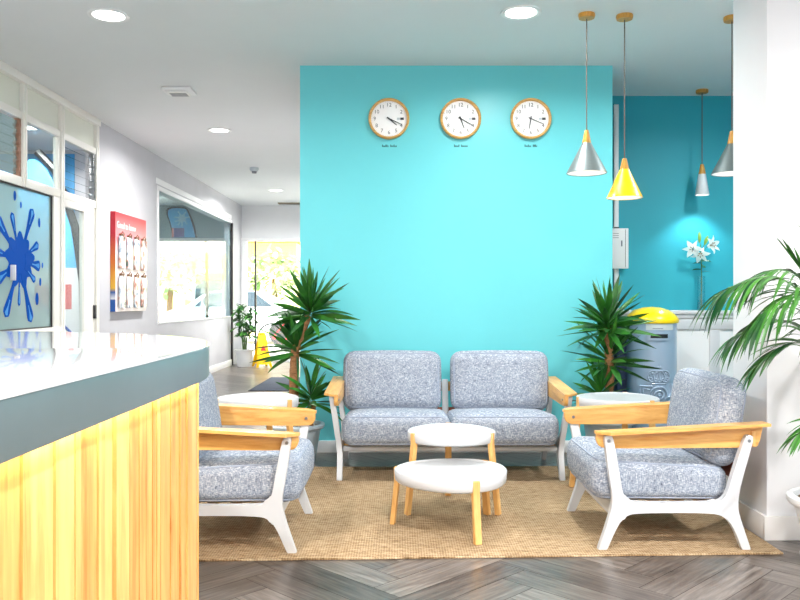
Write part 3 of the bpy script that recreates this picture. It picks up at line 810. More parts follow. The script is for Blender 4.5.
# ------------------------------------------------------------------ tables
def table(name, loc, r, h, feet_r, a0, label, group, band_h=.055, leg=.036, z0=.0115):
    o = empty(name, (loc[0], loc[1], z0), label, 'table', group)
    tri = lambda a, z: 1+.035*math.cos(3*(a-a0))
    MB().lathe([(0, h-.004), (r-.02, h-.004), (r-.012, h+.002), (r-.004, h+.002), (r, h-.003), (r-.004, h-band_h+.008), (r-.012, h-band_h), (0, h-band_h)], (0, 0, 0), 64, tri).build('tabletop', M['frame'], o, ang=50)
    MB().lathe([(0, h-.0012), (r-.021, h-.0012), (r-.021, h-.0035), (0, h-.0035)], (0, 0, 0), 64, tri).build('top_surface', M['table_top'], o)  # disc added to carry the greyer, less lit tone of the top
    for k in range(3):
        a = a0+2*PI*k/3; ca, sa = math.cos(a), math.sin(a)
        rt = r*1.035-.004; rf = feet_r; b = MB(); bm = b.bm; hl = leg/2
        def sec(rc, z, th):
            P = []
            for (p, q) in ((-th/2, -hl), (th/2, -hl), (th/2, hl), (-th/2, hl)):
                P.append(bm.verts.new(((rc+p)*ca-q*sa, (rc+p)*sa+q*ca, z)))
            return P
        rings = [sec(rf, 0, .026), sec(rt-.010+(rf-rt)*.12, h-band_h-.004, .026), sec(rt, h+.0035, .016)]
        for A, Bq in zip(rings, rings[1:]):
            for i in range(4): bm.faces.new((A[i], A[(i+1) % 4], Bq[(i+1) % 4], Bq[i]))
        bm.faces.new(rings[0][::-1]); bm.faces.new(rings[-1])
        bmesh.ops.bevel(bm, geom=bm.edges[:], offset=.003, segments=1, affect='EDGES')
        b.build('leg', M['oakz'], o)
    return o
a_low = math.atan2(3.732-4.014, .36-.262)
table('coffee_table', (.262, 4.014), .283, .288, .305, a_low, 'lower, wider white coffee table with three oak legs on the rug, in front', 'white three-legged tables')
a_tall = math.atan2(4.285-4.425, .035-.277)
table('coffee_table', (.280, 4.382), .238, .425, .278, a_tall, 'taller white nesting coffee table between the low table and the sofa', 'white three-legged tables', .05)
table('side_table', (-.86, 4.88), .245, .545, .29, R(-35), 'white three-legged side table behind the armchair next to the counter', 'white three-legged tables', .058)
table('side_table', (1.335, 4.90), .245, .545, .29, R(-55), 'white three-legged side table behind the armchair at the pillar', 'white three-legged tables', .058)

# ------------------------------------------------------------------ clocks
def clock(px, hour, minute, label):
    o = empty('wall_clock', (px, TY, 2.515), label, 'clock', 'round wall clocks')
    fn = lambda x, y, z: (x, -z, y)
    rim = MB(); n = 48
    rim.lathe([(.134, .012), (.137, .034), (.146, .038), (.153, .033), (.155, .02), (.153, .001), (.134, .001)], (0, 0, 0), n)
    for v_ in rim.bm.verts: v_.co = Vector(fn(*v_.co))
    rim.build('rim', M['clockwood'], o)
    d = MB().lathe([(0, .014), (.136, .014), (.136, .002), (0, .002)], (0, 0, 0), n)
    for v_ in d.bm.verts: v_.co = Vector(fn(*v_.co))
    d.build('dial', M['dial'], o)
    num = MB()
    for k in range(1, 13):
        if k == 3: continue
        a = R(90-30*k); num.text(str(k), .040, lambda x, y, z, a=a: (x+.107*math.cos(a), -.0146-z, y+.104*math.sin(a)), .0003)
    for k in range(60):
        a = R(6*k); rr_ = .128
        num.poly([(-.0005, -.002), (.0005, -.002), (.0005, .002), (-.0005, .002)], lambda u, v, a=a: ((rr_+v)*math.cos(a)-u*math.sin(a), -.0145, (rr_+v)*math.sin(a)+u*math.cos(a)))
    num.build('numerals', M['ink'], o, smooth=False, norm=False)
    MB().box(.060, .083, -.0155, -.0142, -.008, .008).build('day_window', M['shade_white'], o, smooth=False)
    MB().box(.085, .112, -.0155, -.0142, -.009, .009).build('date_window', M['ink'], o, smooth=False)
    for nm, deg, ln, wd, dp in (('hour_hand', hour, .076, .005, -.018), ('minute_hand', minute, .104, .004, -.021)):
        a = R(90-deg)
        MB().prism([(-.018, -wd), (ln, -wd*.5), (ln, wd*.5), (-.018, wd)], lambda u, v, w_, a=a: (u*math.cos(a)-v*math.sin(a), w_, u*math.sin(a)+v*math.cos(a)), dp, dp-.002).build(nm, M['ink'], o, smooth=False)
    b = MB().lathe([(0, .026), (.006, .026), (.006, .014), (0, .014)], (0, 0, 0), 16)
    for v_ in b.bm.verts: v_.co = Vector(fn(*v_.co))
    b.build('hub', M['ink'], o)
clock(-.083, 130, 115, 'wood-rimmed wall clock with both hands close together near four')
clock(.4565, 160, 119, 'wood-rimmed wall clock hung between the two other clocks')
clock(.985, 189, 113, 'wood-rimmed wall clock nearest the hanging lamps')
# small unreadable captions painted under the clocks
def caption(px, words, label):
    b = MB(); x = px-sum(len(w_) for w_ in words)*.0042-.006*(len(words)-1)/2; rc = random.Random(len(words[0])*7+int(px*100))
    for w_ in words:
        for i, ch in enumerate(w_):
            tall = .018 if (i == 0 or ch in 'lt') else .011
            b.box(x+.001, x+.0068, TY-.0014, TY-.0002, 2.305, 2.305+tall); x += .0084
        x += .012
    tag(b.build('wall_lettering', M['ink_teal'], smooth=False), label, 'lettering')
caption(-.083, ['Xnmlln', 'Xmstnn'], 'tiny dark caption under the clock with both hands near four')
caption(.4565, ['Xnmnt', 'Xnmdmm'], 'tiny dark caption under the clock between the two others')
caption(.985, ['Xnmtnn', 'Xtln'], 'tiny dark caption under the clock nearest the hanging lamps')

# ------------------------------------------------------------------ pendant lamps
def pendant(x, y, zb, r, hs, rt, capH, shade, label, nm='pendant_lamp', power=6):
    o = empty(nm, (x, y, 0), label, 'pendant lamp', 'hanging lamps on long cords')
    MB().lathe([(0, CEIL-.0005), (.05, CEIL-.0005), (.052, CEIL-.012), (.048, CEIL-.028), (0, CEIL-.030)], (0, 0, 0), 28).build('ceiling_rose', M['lampwood'], o)
    zt = zb+hs
    MB().tube([(0, 0, CEIL-.03), (0, 0, zt+capH)], .0038, 8).build('cord', M['cord'], o)
    ctop = rt*.45
    MB().lathe([(0, zt+capH), (ctop, zt+capH-.002), (rt*.98, zt+.002), (rt*.98, zt-.004), (0, zt-.004)], (0, 0, 0), 28).build('wooden_cap', M['lampwood'], o)
    sh = MB().lathe([(rt, zt), (r, zb), (r-.002, zb-.002), (r-.004, zb), (rt-.003, zt-.006), (0, zt-.006)], (0, 0, 0), 40).build('shade', shade, o)
    MB().lathe([(0, zt-.008), (rt-.005, zt-.008), (r-.0055, zb+.001)], (0, 0, 0), 40).build('lining', M['shade_in'], sh)
    bz = zb+min(.07, hs*.35)
    MB().lathe([(0, bz-.03), (.02, bz-.022), (.028, bz), (.02, bz+.022), (.012, bz+.04), (0, bz+.04)], (0, 0, 0), 20).build('bulb', M['bulb'], o)
    l = bpy.data.lights.new('lamp', 'SPOT'); l.energy = power; l.spot_size = R(110); l.spot_blend = .6; l.shadow_soft_size = .025; l.color = (.85, .95, 1)
    lo = bpy.data.objects.new('pendant_glow', l); lo.location = (x, y, zb+.002); COL.objects.link(lo)
    return o
pendant(1.155, 4.95, 1.935, .124, .185, .028, .082, M['shade_grey'], 'grey metal cone pendant lamp hanging before the turquoise wall')
pendant(1.395, 4.97, 1.785, .110, .175, .029, .07, M['shade_yellow'], 'bright yellow cone pendant lamp beside the grey one')
pendant(2.545, 6.74, 2.035, .058, .175, .030, .085, M['shade_white'], 'small slim white pendant lamp above the lily vase', power=22)
pendant(2.075, 5.0, 1.94, .124, .185, .028, .082, M['shade_grey'], 'grey cone pendant lamp half hidden by the white pillar')

# ------------------------------------------------------------------ alcove: wainscot, conduit, box, mailbox, lilies
ws = empty('wall_panelling', (1.55, AY, 0), 'white panelled low wall with a ledge behind the mailbox', 'panelling')
MB().box(0, 2.6, -.16, -.0005, 0, 1.0).build('panel_board', M['trim'], ws, smooth=False)
MB().box(-.01, 2.6, -.195, -.0005, 1.03, 1.062, .006).box(0, 2.6, -.18, -.0005, .995, 1.0295, .004).build('ledge', M['frame'], ws)
m = MB()
for x in (.0, .30, 1.07, 1.62, 2.2): m.box(x, x+.085, -.175, -.1605, .121, .899, .004)
m.box(0, 2.6, -.175, -.1605, .90, .99, .004).box(0, 2.6, -.175, -.1605, 0, .12, .004)
m.build('stiles', M['frame'], ws)
cn = empty('cable_trunking', (1.87, AY, 1.06), 'white vertical cable trunking on the teal wall behind the yellow lamp', 'trunking')
MB().box(-.02, .02, -.03, -.0005, .003, 1.78, .003).build('trunk', M['trim'], cn)
MB().box(-.022, .022, -.033, -.0305, .70, .72).build('joint', M['dark'], cn, smooth=False)
bx = empty('white_notice_box', (1.895, AY-.031, 1.42), 'white wall box with printed lines mounted over the cable trunking', 'box')
MB().box(-.09, .065, -.05, -.003, 0, .345, .004).build('case', M['trim'], bx)
MB().box(.036, .040, -.052, -.0495, .01, .335).build('hinge_line', M['greyink'], bx, smooth=False)
m = MB()
for k in range(3): m.box(-.07, -.02, -.0515, -.0498, .262+.018*k, .266+.018*k)
m.box(.0, .012, -.0515, -.0498, .19, .24); m.build('printed_lines', M['greyink'], bx, smooth=False)

mbx, mby, mr = 2.02, 6.43, .195
mb = empty('mailbox', (mbx, mby, 0), 'blue-grey cylindrical letter box with yellow dome and raised crown emblem', 'mailbox')
MB().lathe([(0, 0), (mr+.02, 0), (mr+.02, .05), (mr, .07), (mr, .965), (mr-.01, .97), (0, .97)], (0, 0, 0), 56).build('body', M['mb_grey'], mb)
MB().lathe([(mr-.01, .962), (mr+.012, .968), (mr+.016, .985), (mr+.012, 1.005), (mr-.01, 1.03), (mr*.7, 1.07), (mr*.35, 1.09), (0, 1.096)], (0, 0, 0), 56).build('domed_lid', M['mb_yellow'], mb, ang=60)
def cyl(u, v, d): a = u/mr; return (math.sin(a)*(mr+d), -math.cos(a)*(mr+d), v)
def patch(b, u0, u1, v0, v1, d, n=10):
    bm = b.bm; A = []
    for i in range(n+1):
        u = u0+(u1-u0)*i/n; A.append([bm.verts.new(cyl(u, v0, d)), bm.verts.new(cyl(u, v1, d)), bm.verts.new(cyl(u, v1, .0003)), bm.verts.new(cyl(u, v0, .0003))])
    for P, Q in zip(A, A[1:]):
        for k in range(4): bm.faces.new((P[k], P[(k+1) % 4], Q[(k+1) % 4], Q[k]))
    bm.faces.new(A[0]); bm.faces.new(A[-1][::-1]); return b
patch(MB(), -.085, .085, .835, .90, .010).build('slot_surround', M['mb_grey'], mb)
patch(MB(), -.065, .065, .853, .884, .012).build('slot', M['black'], mb)
patch(MB(), -.10, .125, .915, .96, .004).build('label_plate', M['label_grey'], mb)
patch(MB(), -.05, .03, .925, .93, .0046).build('label_print', M['greyink'], mb)
e = MB()
def rel(pts, r=.005, closed=False): e.tube([cyl(u, v, .005) for u, v in pts], r*1.15, 6, closed)
rel([(0, .605), (0, .645)], .0045); rel([(-.012, .63), (.012, .63)], .0045)
circ = lambda cx, cy, r_, a0=0, a1=360, n=16: [(cx+r_*math.cos(R(a0+(a1-a0)*k/n)), cy+r_*math.sin(R(a0+(a1-a0)*k/n))) for k in range(n+1)]
rel(chaikin([(-.07, .515), (-.088, .545), (-.078, .585), (-.045, .60), (0, .60)], 2, False), .006); rel(chaikin([(.07, .515), (.088, .545), (.078, .585), (.045, .60), (0, .60)], 2, False), .006)
rel(chaikin([(-.035, .52), (-.045, .56), (-.02, .592), (0, .598)], 2, False)); rel(chaikin([(.035, .52), (.045, .56), (.02, .592), (0, .598)], 2, False)); rel([(0, .52), (0, .6)])
for k in range(5): rel(circ(-.066+.033*k, .533-.006*(2-abs(k-2)), .012)[:-1], .004, True)
for k in range(7): rel(circ(-.075+.025*k, .572+.006*(3-abs(k-3)), .005)[:-1], .004, True)
rel([(-.06, .512), (.06, .512)], .006); rel([(-.055, .496), (.055, .496)], .006)
rel(circ(.0, .41, .062, -40, 200), .008); rel(circ(.0, .41, .032)[:-1], .008, True); rel(circ(0, .41, .009)[:-1], .008, True)
rel([(-.145, .475), (-.05, .475)], .007); rel([(-.145, .475), (-.145, .33)], .007); rel([(-.12, .452), (-.07, .452)], .005); rel([(-.12, .452), (-.12, .33)], .005)
rel(chaikin([(.145, .485), (.145, .42), (.12, .37), (.07, .35), (.02, .35)], 2, False), .008); rel(chaikin([(.105, .485), (.105, .43), (.09, .40), (.06, .385)], 2, False), .007); rel([(.10, .487), (.15, .487)], .007)
e.build('crown_emblem', M['mb_grey'], mb, ang=70)
MB().box(-.27, -.10, .02, .19, 0, .98, .005).build('navy_upright', M['navy'], mb)  # dark navy upright block, left of and behind the body

vs = empty('flower_vase', (2.575, AY-.10, 1.063), 'tall slim clear glass vase with water on the white ledge', 'vase')
MB().lathe([(0, 0), (.034, 0), (.036, .01), (.032, .28), (.034, .29), (.031, .29), (.029, .28), (.031, .014), (0, .014)], (0, 0, 0), 28).build('glass', M['vase'], vs)
MB().lathe([(0, .015), (.0295, .015), (.029, .09), (0, .09)], (0, 0, 0), 20).build('water', M['vase'], vs)
ly = empty('lily_stem', (2.575, AY-.10, 1.063), 'white lilies with green buds standing in the glass vase', 'flower')
MB().tube([(0, 0, .018), (.004, 0, .3), (.0, 0, .44), (-.004, 0, .56)], .004, 8).tube([(0, 0, .46), (-.04, -.01, .50), (-.075, -.02, .52)], .003, 6).tube([(0, 0, .48), (.035, -.01, .53), (.05, -.02, .55)], .003, 6).tube([(0, 0, .5), (-.01, .0, .58)], .003, 6).tube([(0, 0, .5), (.02, -.02, .56)], .003, 6).build('stem', M['palmstem'], ly)
lv = MB(); rl = random.Random(5)
for k in range(9): lv.blade((0, 0, .33+.018*k), (math.cos(k*2.4), math.sin(k*2.4), .25), .085, .022, .5, 4, .15, rl.uniform(-1, 1))
lv.build('leaves', M['yucca'], ly)
def lily(c, d, rot=0):
    d = Vector(d).normalized(); a = d.cross(Vector((0, 0, 1))).normalized(); b2 = d.cross(a)
    pb = MB()
    for k in range(6):
        an = 2*PI*k/6+rot; o_ = a*math.cos(an)+b2*math.sin(an)
        w_ = .046 if k % 2 else .034; bm = pb.bm; rows = []
        for i in range(7):
            t = i/6; p = Vector(c)+d*(.06*math.sin(t*1.75))+o_*(.010+.072*t**1.5); sd = d.cross(o_).normalized(); ww = w_*.5*math.sin(PI*(.12+.86*t))
            rows.append((bm.verts.new(p-sd*ww+d*.004), bm.verts.new(p), bm.verts.new(p+sd*ww+d*.004)))
        for A, Bq in zip(rows, rows[1:]):
            bm.faces.new((A[0], A[1], Bq[1], Bq[0])); bm.faces.new((A[1], A[2], Bq[2], Bq[1]))
    pb.build('petals', M['petal'], ly, ang=80)
    st = MB()
    for k in range(5):
        an = 2*PI*k/5+.3; o_ = a*math.cos(an)+b2*math.sin(an); p = Vector(c)+d*.065+o_*.018
        st.tube([Vector(c)+d*.02, p], .0012, 5).tube([p-o_*.006, p+o_*.006], .003, 5)
    st.build('stamens', M['stamen'], ly)
lily((-.075, -.02, .52), (-.45, -.85, -.02)); lily((.045, -.03, .545), (.45, -.8, .15), .4); lily((-.02, -.03, .50), (-.25, -.75, -.5), .2)
for (p, q) in (((-.012, 0, .575), (-.018, -.005, .67)), ((.02, -.02, .555), (.045, -.035, .635)), ((-.075, 0, .55), (-.115, -.01, .565))):
    p, q = Vector(p), Vector(q); MB().tube([p+(q-p)*t for t in (0, .2, .5, .8, 1)], [.004, .012, .016, .011, .003], 8).build('bud', M['bud'], ly)

# ------------------------------------------------------------------ potted yuccas
def crown(b, c, n, L, rnd, lo=-.30, hi=1.35, wd=.041):
    for k in range(n):
        az = 2*PI*(k*.381966)+rnd.uniform(-.25, .25); t = (k+.5)/n; el = lo+(hi-lo)*t**1.15+rnd.uniform(-.12, .12)
        d = (math.cos(az)*math.cos(el), math.sin(az)*math.cos(el), math.sin(el))
        r_ = .016*(1-t); ll = L*rnd.uniform(.78, 1.08)
        b.blade(Vector(c)+Vector((r_*math.cos(az), r_*math.sin(az), .09*t-.05)), d, ll, wd*rnd.uniform(.8, 1.2), rnd.choice((.05, .12, .2, .5)) if el < .9 else .06, 7, .28, rnd.uniform(-1.1, 1.1))
def pot(o, r0, r1, h, m, soilm, rim=.02):
    MB().lathe([(0, 0), (r0, 0), (r0+.004, .008), (r1-.008, h-.035), (r1+rim*.4, h-.034), (r1+rim, h-.02), (r1+rim, h-.004), (r1+rim-.006, h), (r1-.008, h), (r1-.014, h-.03), (0, h-.03)], (0, 0, 0), 40).build('pot', m, o)
    q = MB().lathe([(0, h-.014), (r1*.5, h-.016), (r1-.015, h-.022), (r1-.015, h-.029), (0, h-.029)], (0, 0, 0), 32)
    q.build('pebble_layer' if soilm is M['pebbles'] else 'soil', soilm, o)
def yucca(loc, seed, trunk, crowns, pr, ph, label):
    o = empty('potted_yucca', loc, label, 'potted plant', 'potted yuccas flanking the sofa'); rnd = random.Random(seed)
    pot(o, pr*.72, pr, ph, M['pot_blue'], M['pebbles'])
    for pts in trunk:
        n = 22; P = []; Rr = []
        for i in range(n+1):
            t = i/n*(len(pts)-1); k = min(int(t), len(pts)-2); u = t-k
            P.append([pts[k][a]*(1-u)+pts[k+1][a]*u for a in range(3)]); Rr.append((.034-.006*i/n)*(1+.08*(i % 2)))
        MB().tube(P, Rr, 12).build('trunk', M['bark'], o)
    for (c, n, L) in crowns:
        b = MB(); crown(b, c, n, L, rnd)
        for v_ in b.bm.verts: v_.co.y = min(v_.co.y, .335)      # leaves that touch the wall bend along it
        b.build('foliage', M['yucca'], o)
    return o
yucca((1.475, 5.68, .0), 11, [[(0, 0, .27), (.015, 0, .6), (.0, 0, .95)], [(-.06, -.03, .27), (-.09, -.04, .44)]],
      [((0, 0, .97), 58, .33), ((.01, .0, .73), 42, .33), ((-.06, -.04, .48), 32, .25)], .175, .31, 'potted yucca in front of the mailbox, beside the right end of the sofa')
yucca((-.744, 5.68, .0), 23, [[(-.01, 0, .24), (-.01, 0, .60), (.0, 0, .80), (.09, 0, 1.04)], [(.09, .02, .24), (.12, .02, .42)]],
      [((.11, 0, 1.07), 58, .32), ((.01, 0, .80), 42, .32), ((.11, .0, .45), 32, .26)], .19, .275, 'potted yucca at the passage corner of the turquoise wall')

# ------------------------------------------------------------------ palm at the pillar
def frond(b, pts, n, L, width, rnd, droop=1.1, r=.006, spread=1.0, start=.25):
    P = [Vector(p) for p in pts]; C = chaikin([tuple(p) for p in P], 3, False); C = [Vector(c) for c in C]; m_ = len(C)
    b.tube(C, [r*(1-.75*i/(m_-1)) for i in range(m_)], 6)
    for k in range(n):
        t = start+(1-start)*(k+.5)/n; x = t*(m_-1); i = min(int(x), m_-2); p = C[i].lerp(C[i+1], x-i); d = (C[min(i+2, m_-1)]-C[i]).normalized()
        sd = d.cross(Vector((0, 0, 1))).normalized()
        for s_ in (-1, 1):
            dr_ = d*(.55+.5*t)+sd*s_*spread*(1.05-.6*t)+Vector((0, 0, .12))
            ll = L*(.55+.45*math.sin(PI*(.15+.75*(k+.5)/n)))*rnd.uniform(.85, 1.1)
            b.blade(p, dr_, ll, width*rnd.uniform(.85, 1.15), droop*rnd.uniform(.8, 1.2), 7, .2, rnd.uniform(-.5, .5))
    b.blade(C[-1], C[-1]-C[-3], L*.7, width, droop, 6, .2)
rp = random.Random(4)
pm = empty('potted_palm', (1.905, 3.50, 0), 'large arching palm in a white pot in front of the white pillar', 'potted palm')
MB().lathe([(0, 0), (.135, 0), (.14, .03), (.12, .05), (.115, .06), (.165, .24), (.185, .25), (.195, .265), (.195, .285), (.185, .292), (.165, .29), (.160, .262), (0, .26)], (0, 0, 0), 44).build('pot', M['pot_white'], pm)
MB().lathe([(0, .28), (.1, .276), (.158, .267), (.158, .262), (0, .261)], (0, 0, 0), 28).build('soil', M['soil'], pm)
q = MB()
for (x, y) in ((0, 0), (.03, .03), (-.03, .02), (.01, -.035)): q.tube([(x, y, .265), (x*1.2, y*1.2, .6), (x*1.4, y*1.4, .78)], [.013, .011, .008], 8)
q.build('stems', M['palmstem'], pm)
fr = [([(-.02, .02, .75), (-.06, 0, 1.02), (-.16, -.04, 1.19), (-.32, -.06, 1.27), (-.50, -.08, 1.20)], 15, .33, 1.5, .8, .3),
      ([(.0, .0, .75), (-.03, -.05, 1.0), (-.12, -.14, 1.14), (-.24, -.18, 1.20), (-.40, -.2, 1.10)], 14, .30, 1.5, .8, .3),
      ([(0, -.03, .72), (-.05, -.05, .88), (-.14, -.05, .97), (-.25, -.05, .96), (-.34, -.04, .89)], 12, .23, .9, .7, .3),
      ([(.0, .02, .72), (-.04, .04, .90), (-.12, .06, 1.04), (-.24, .08, 1.07), (-.38, .08, 1.0)], 12, .28, 1.3, .7, .3),
      ([(.01, .0, .7), (-.03, -.06, .62), (-.09, -.08, .64), (-.17, -.09, .60)], 7, .2, .9, .6, .3),
      ([(.02, .0, .8), (.0, -.02, 1.05), (-.04, -.05, 1.22), (-.10, -.06, 1.34)], 8, .24, .4, .35, .35),
      ([(0, 0, .8), (-.08, -.03, 1.05), (-.15, -.05, 1.24), (-.19, -.05, 1.30)], 5, .17, .2, .3, .6),
      ([(-.01, -.02, .75), (-.05, -.08, 1.0), (-.10, -.18, 1.13), (-.16, -.28, 1.15), (-.24, -.36, 1.05)], 10, .25, 1.3, .8, .3),
      ([(-.01, .02, .78), (-.05, .03, 1.08), (-.12, .03, 1.24), (-.22, .03, 1.30), (-.34, .02, 1.25)], 12, .27, 1.4, .8, .3),
      ([(.03, .02, .8), (.12, 0, 1.1), (.28, -.06, 1.26), (.46, -.1, 1.22)], 13, .3, 1.2, .9, .3),
      ([(.03, -.03, .8), (.10, -.15, 1.0), (.2, -.32, 1.1), (.28, -.48, 1.02)], 12, .28, 1.2, .9, .3),
      ([(.02, -.03, .7), (.12, -.08, .86), (.26, -.14, .9), (.36, -.2, .8)], 10, .24, 1.0, .8, .3)]
for (pts, n, L_, dr_, sp_, st_) in fr:
    b = MB(); frond(b, pts, int(n*1.35), L_, .018, rp, dr_, .006, sp_, st_); b.build('frond', M['palm'], pm)

# far palm by the entrance
fp = empty('potted_palm', (-2.69, 13.85, 0), 'small bushy palm in a white pot at the glass entrance', 'potted palm')
pot(fp, .12, .155, .30, M['pot_white'], M['soil'], .018)
b = MB()
for k in range(4): b.tube([(.02*math.cos(k*1.6), .02*math.sin(k*1.6), .27), (.04*math.cos(k*1.6), .04*math.sin(k*1.6), .5)], .012, 7)
b.build('stems', M['palmstem'], fp)
b = MB(); rq = random.Random(9)
for k in range(16):
    a = k*2.4; e_ = .45+.55*(k/16); h_ = .55+.55*(k/16)
    frond(b, [(.02*math.cos(a), .02*math.sin(a), .42), (.10*math.cos(a), .10*math.sin(a), h_*.85), (.13*math.cos(a)*e_, .13*math.sin(a)*e_, h_), (.17*math.cos(a), .17*math.sin(a), h_-.03)], 9, .15, .036, rq, .8, .005, .9, .3)
b.build('foliage', M['palm'], fp)

# yellow floor sign
sg = empty('wet_floor_sign', (-2.38, 13.8, 0), 'yellow folding wet floor sign beside the small palm', 'floor sign')
for s_ in (-1, 1):
    o = MB().prism([(-.14, .0), (-.10, .0), (-.085, .05), (.085, .05), (.10, .0), (.14, .0), (.06, .56), (-.06, .56)], lambda u, v, w_, s_=s_: (u, s_*(.14*(1-v/.56)+.008)+w_, v), -.006, .006, .002).build('panel', M['sign_yellow'], sg)
    if s_ < 0:
        MB().prism([(-.05, .28), (.05, .28), (0, .38)], lambda u, v, w_: (u, -(.14*(1-v/.56)+.008)+w_, v), -.0085, -.0065).build('warning_mark', M['red'], o, smooth=False)
        MB().box(-.05, .05, -.0835, -.0815, .22, .235).build('printed_line', M['black'], o, smooth=False)
MB().box(-.05, .05, -.018, .018, .555, .585, .006).build('hinge', M['sign_yellow'], sg)
sg.rotation_euler.z = R(25)

# ------------------------------------------------------------------ outside
struct(MB().box(-30, 25, 15.2, 60, -.15, -.02).build('ground', M['pave'], smooth=False))
hs = empty('shop_building', (-6, 27, -.02), 'yellow rendered building across the street, seen through the long side window', 'building')
MB().box(-9, 2.5, 0, 6, 0, 3.1).build('wall', M['b_yellow'], hs, smooth=False)
MB().box(-9.2, 2.7, -.6, 6.2, 3.1, 3.4, .03).build('roof', M['orange'], hs)
for x in (-7, -4, -1): 
    w_ = MB().box(x, x+1.6, -.05, .02, .8, 2.2, .02).build('window', M['trim'], hs); MB().box(x+.1, x+1.5, -.07, -.055, .9, 2.1).build('pane', M['carglass'], w_, smooth=False)
h2 = empty('shop_building', (4.8, 30, -.02), 'white building with a yellow band across the street, behind the entrance glass', 'building')
MB().box(-8, 9, 0, 6, 0, 5).build('wall', M['b_white'], h2, smooth=False)
MB().box(-8.05, 9, -.6, .0, 1.9, 2.9, .02).build('awning', M['b_yellow'], h2)
for x in (-6, -3.4, 0):
    w_ = MB().box(x, x+1.8, -.05, .02, .3, 1.7, .02).build('window', M['trim'], h2); MB().box(x+.1, x+1.7, -.07, -.055, .4, 1.6).build('pane', M['carglass'], w_, smooth=False)
def tree(loc, h, r, seed, label):
    o = empty('street_tree', loc, label, 'tree', 'trees across the street'); rt = random.Random(seed)
    MB().tube([(0, 0, 0), (.05, 0, h*.5), (0, .05, h*.7)], [.12, .09, .05], 8).build('trunk', M['bark'], o)
    b = MB()
    for k in range(420):
        v_ = Vector((rt.gauss(0, 1), rt.gauss(0, 1), rt.gauss(0, 1))).normalized()*r*rt.uniform(.5, 1)
        b.blade((v_.x, v_.y, h*.75+v_.z*.8), (rt.gauss(0, 1), rt.gauss(0, 1), rt.gauss(0, .6)), .30, .16, .4, 3)
    b.build('crown', M['foliage'], o)
tree((-3.9, 24.6, -.02), 2.6, 1.0, 1, 'leafy green tree outside, near the left jamb of the entrance')
tree((-7.2, 24.9, -.02), 3.0, 1.2, 2, 'leafy green tree in front of the yellow building')
tree((-2.0, 26.0, -.02), 2.2, .9, 3, 'low leafy tree before the white building across the street')
def hedge(loc, seed, label):
    o = empty('bush', loc, label, 'bush'); rt = random.Random(seed); b = MB()
    for k in range(260):
        b.blade((rt.uniform(-.6, .6), rt.uniform(-.3, .3), rt.uniform(.05, .6)), (rt.gauss(0, 1), rt.gauss(0, 1), rt.uniform(-.1, 1)), .25, .07, .5, 3)
    b.build('foliage', M['foliage'], o)
    MB().tube([(0, 0, 0), (0, 0, .4)], .03, 6).build('stem', M['bark'], o)
hedge((-6.4, 19.5, -.02), 4, 'dense green bush outside the long side window')
# bicycle and car outside the entrance
bk = empty('bicycle', (-2.3, 17.6, -.02), 'red bicycle parked outside the glass entrance', 'bicycle', rz=R(12))
for x in (-.5, .5):
    w_ = MB().tube([(x+.32*math.cos(2*PI*k/28), 0, .335+.32*math.sin(2*PI*k/28)) for k in range(28)], .018, 8, True).build('wheel', M['tyre'], bk)
    q = MB()
    for k in range(10): q.tube([(x, 0, .335), (x+.31*math.cos(2*PI*k/10), 0, .335+.31*math.sin(2*PI*k/10))], .002, 4)
    q.build('spokes', M['steel'], w_)
MB().tube([(-.5, 0, .335), (-.08, 0, .30), (-.18, 0, .80)], .016, 8).tube([(-.5, 0, .335), (-.17, 0, .74)], .012, 8).tube([(-.08, 0, .30), (.36, 0, .78)], .018, 8).tube([(-.17, 0, .74), (.35, 0, .84)], .016, 8).tube([(.5, 0, .335), (.34, 0, .92)], .016, 8).build('frame', M['red'], bk)
MB().tube([(.30, -.26, .98), (.36, -.1, .96), (.35, .0, .93), (.36, .1, .96), (.30, .26, .98)], .012, 8).build('handlebar', M['black'], bk)
MB().rbox((.26, .14, .06), .028, 6, fn=lambda p: p+Vector((-.19, 0, .84))).build('saddle', M['black'], bk)
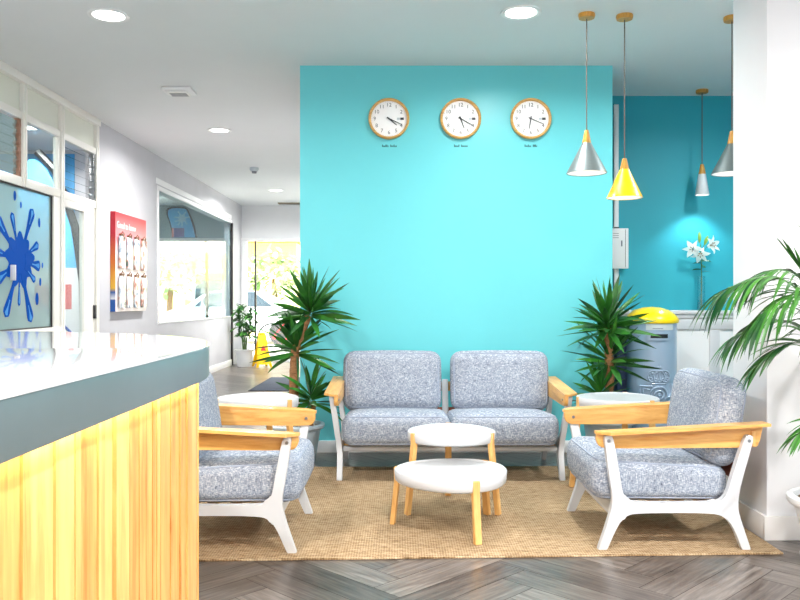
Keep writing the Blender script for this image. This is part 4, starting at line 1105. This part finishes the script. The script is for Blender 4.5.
MB().tube([(-.08, -.02, .30), (-.08, -.1, .30), (-.0, -.1, .17)], .01, 6).lathe([(0, 0), (.09, 0), (.09, .006), (0, .006)], (-.08, 0, .30), 16).build('crank', M['steel'], bk)
car = empty('parked_car', (-4.3, 21.6, -.02), 'silver car parked across the pavement outside the side window', 'car')
prof = chaikin([(-1.9, .35), (-1.95, .7), (-1.75, .9), (-1.25, .98), (-.75, 1.42), (.55, 1.45), (1.2, 1.0), (1.8, .92), (1.95, .7), (1.92, .35)], 2)
MB().prism(prof, lambda u, v, w_: (u, w_, v), -.8, .8, .05).build('body', M['carbody'], car)
MB().prism([(-1.05, 1.0), (-.68, 1.36), (-.1, 1.38), (-.1, 1.0)], lambda u, v, w_: (u, w_, v), -.812, -.802).build('window', M['carglass'], car)
MB().prism([(-.02, 1.0), (-.02, 1.38), (.5, 1.38), (1.0, 1.0)], lambda u, v, w_: (u, w_, v), -.812, -.802).build('window', M['carglass'], car)
for x in (-1.2, 1.2):
    for y in (-.74, .74): MB().tube([(x, y-.09, .31), (x, y+.09, .31)], .31, 24).build('wheel', M['tyre'], car)

# ------------------------------------------------------------------ light
wld = bpy.data.worlds.new('World'); S.world = wld; wld.use_nodes = True
bg = wld.node_tree.nodes['Background']; bg.inputs[0].default_value = (.93, .97, 1, 1); bg.inputs[1].default_value = 2.2
sun = bpy.data.lights.new('sun', 'SUN'); sun.energy = 45; sun.angle = R(3); sun.color = (1, .95, .86)
so = bpy.data.objects.new('sun', sun); so.rotation_euler = (R(32), R(-8), 0); COL.objects.link(so)

cam = bpy.data.cameras.new('camera'); cam.sensor_width = 36; cam.lens = 36; cam.clip_end = 200; cam.clip_start = .05
co = bpy.data.objects.new('camera', cam); co.location = (0, 0, 1.15); co.rotation_euler = (R(90), 0, 0); COL.objects.link(co)
S.camera = co
S.view_settings.view_transform = 'Standard'; S.view_settings.look = 'None'; S.view_settings.gamma = 1; S.view_settings.use_curve_mapping = False
S.view_settings.exposure = -0.12
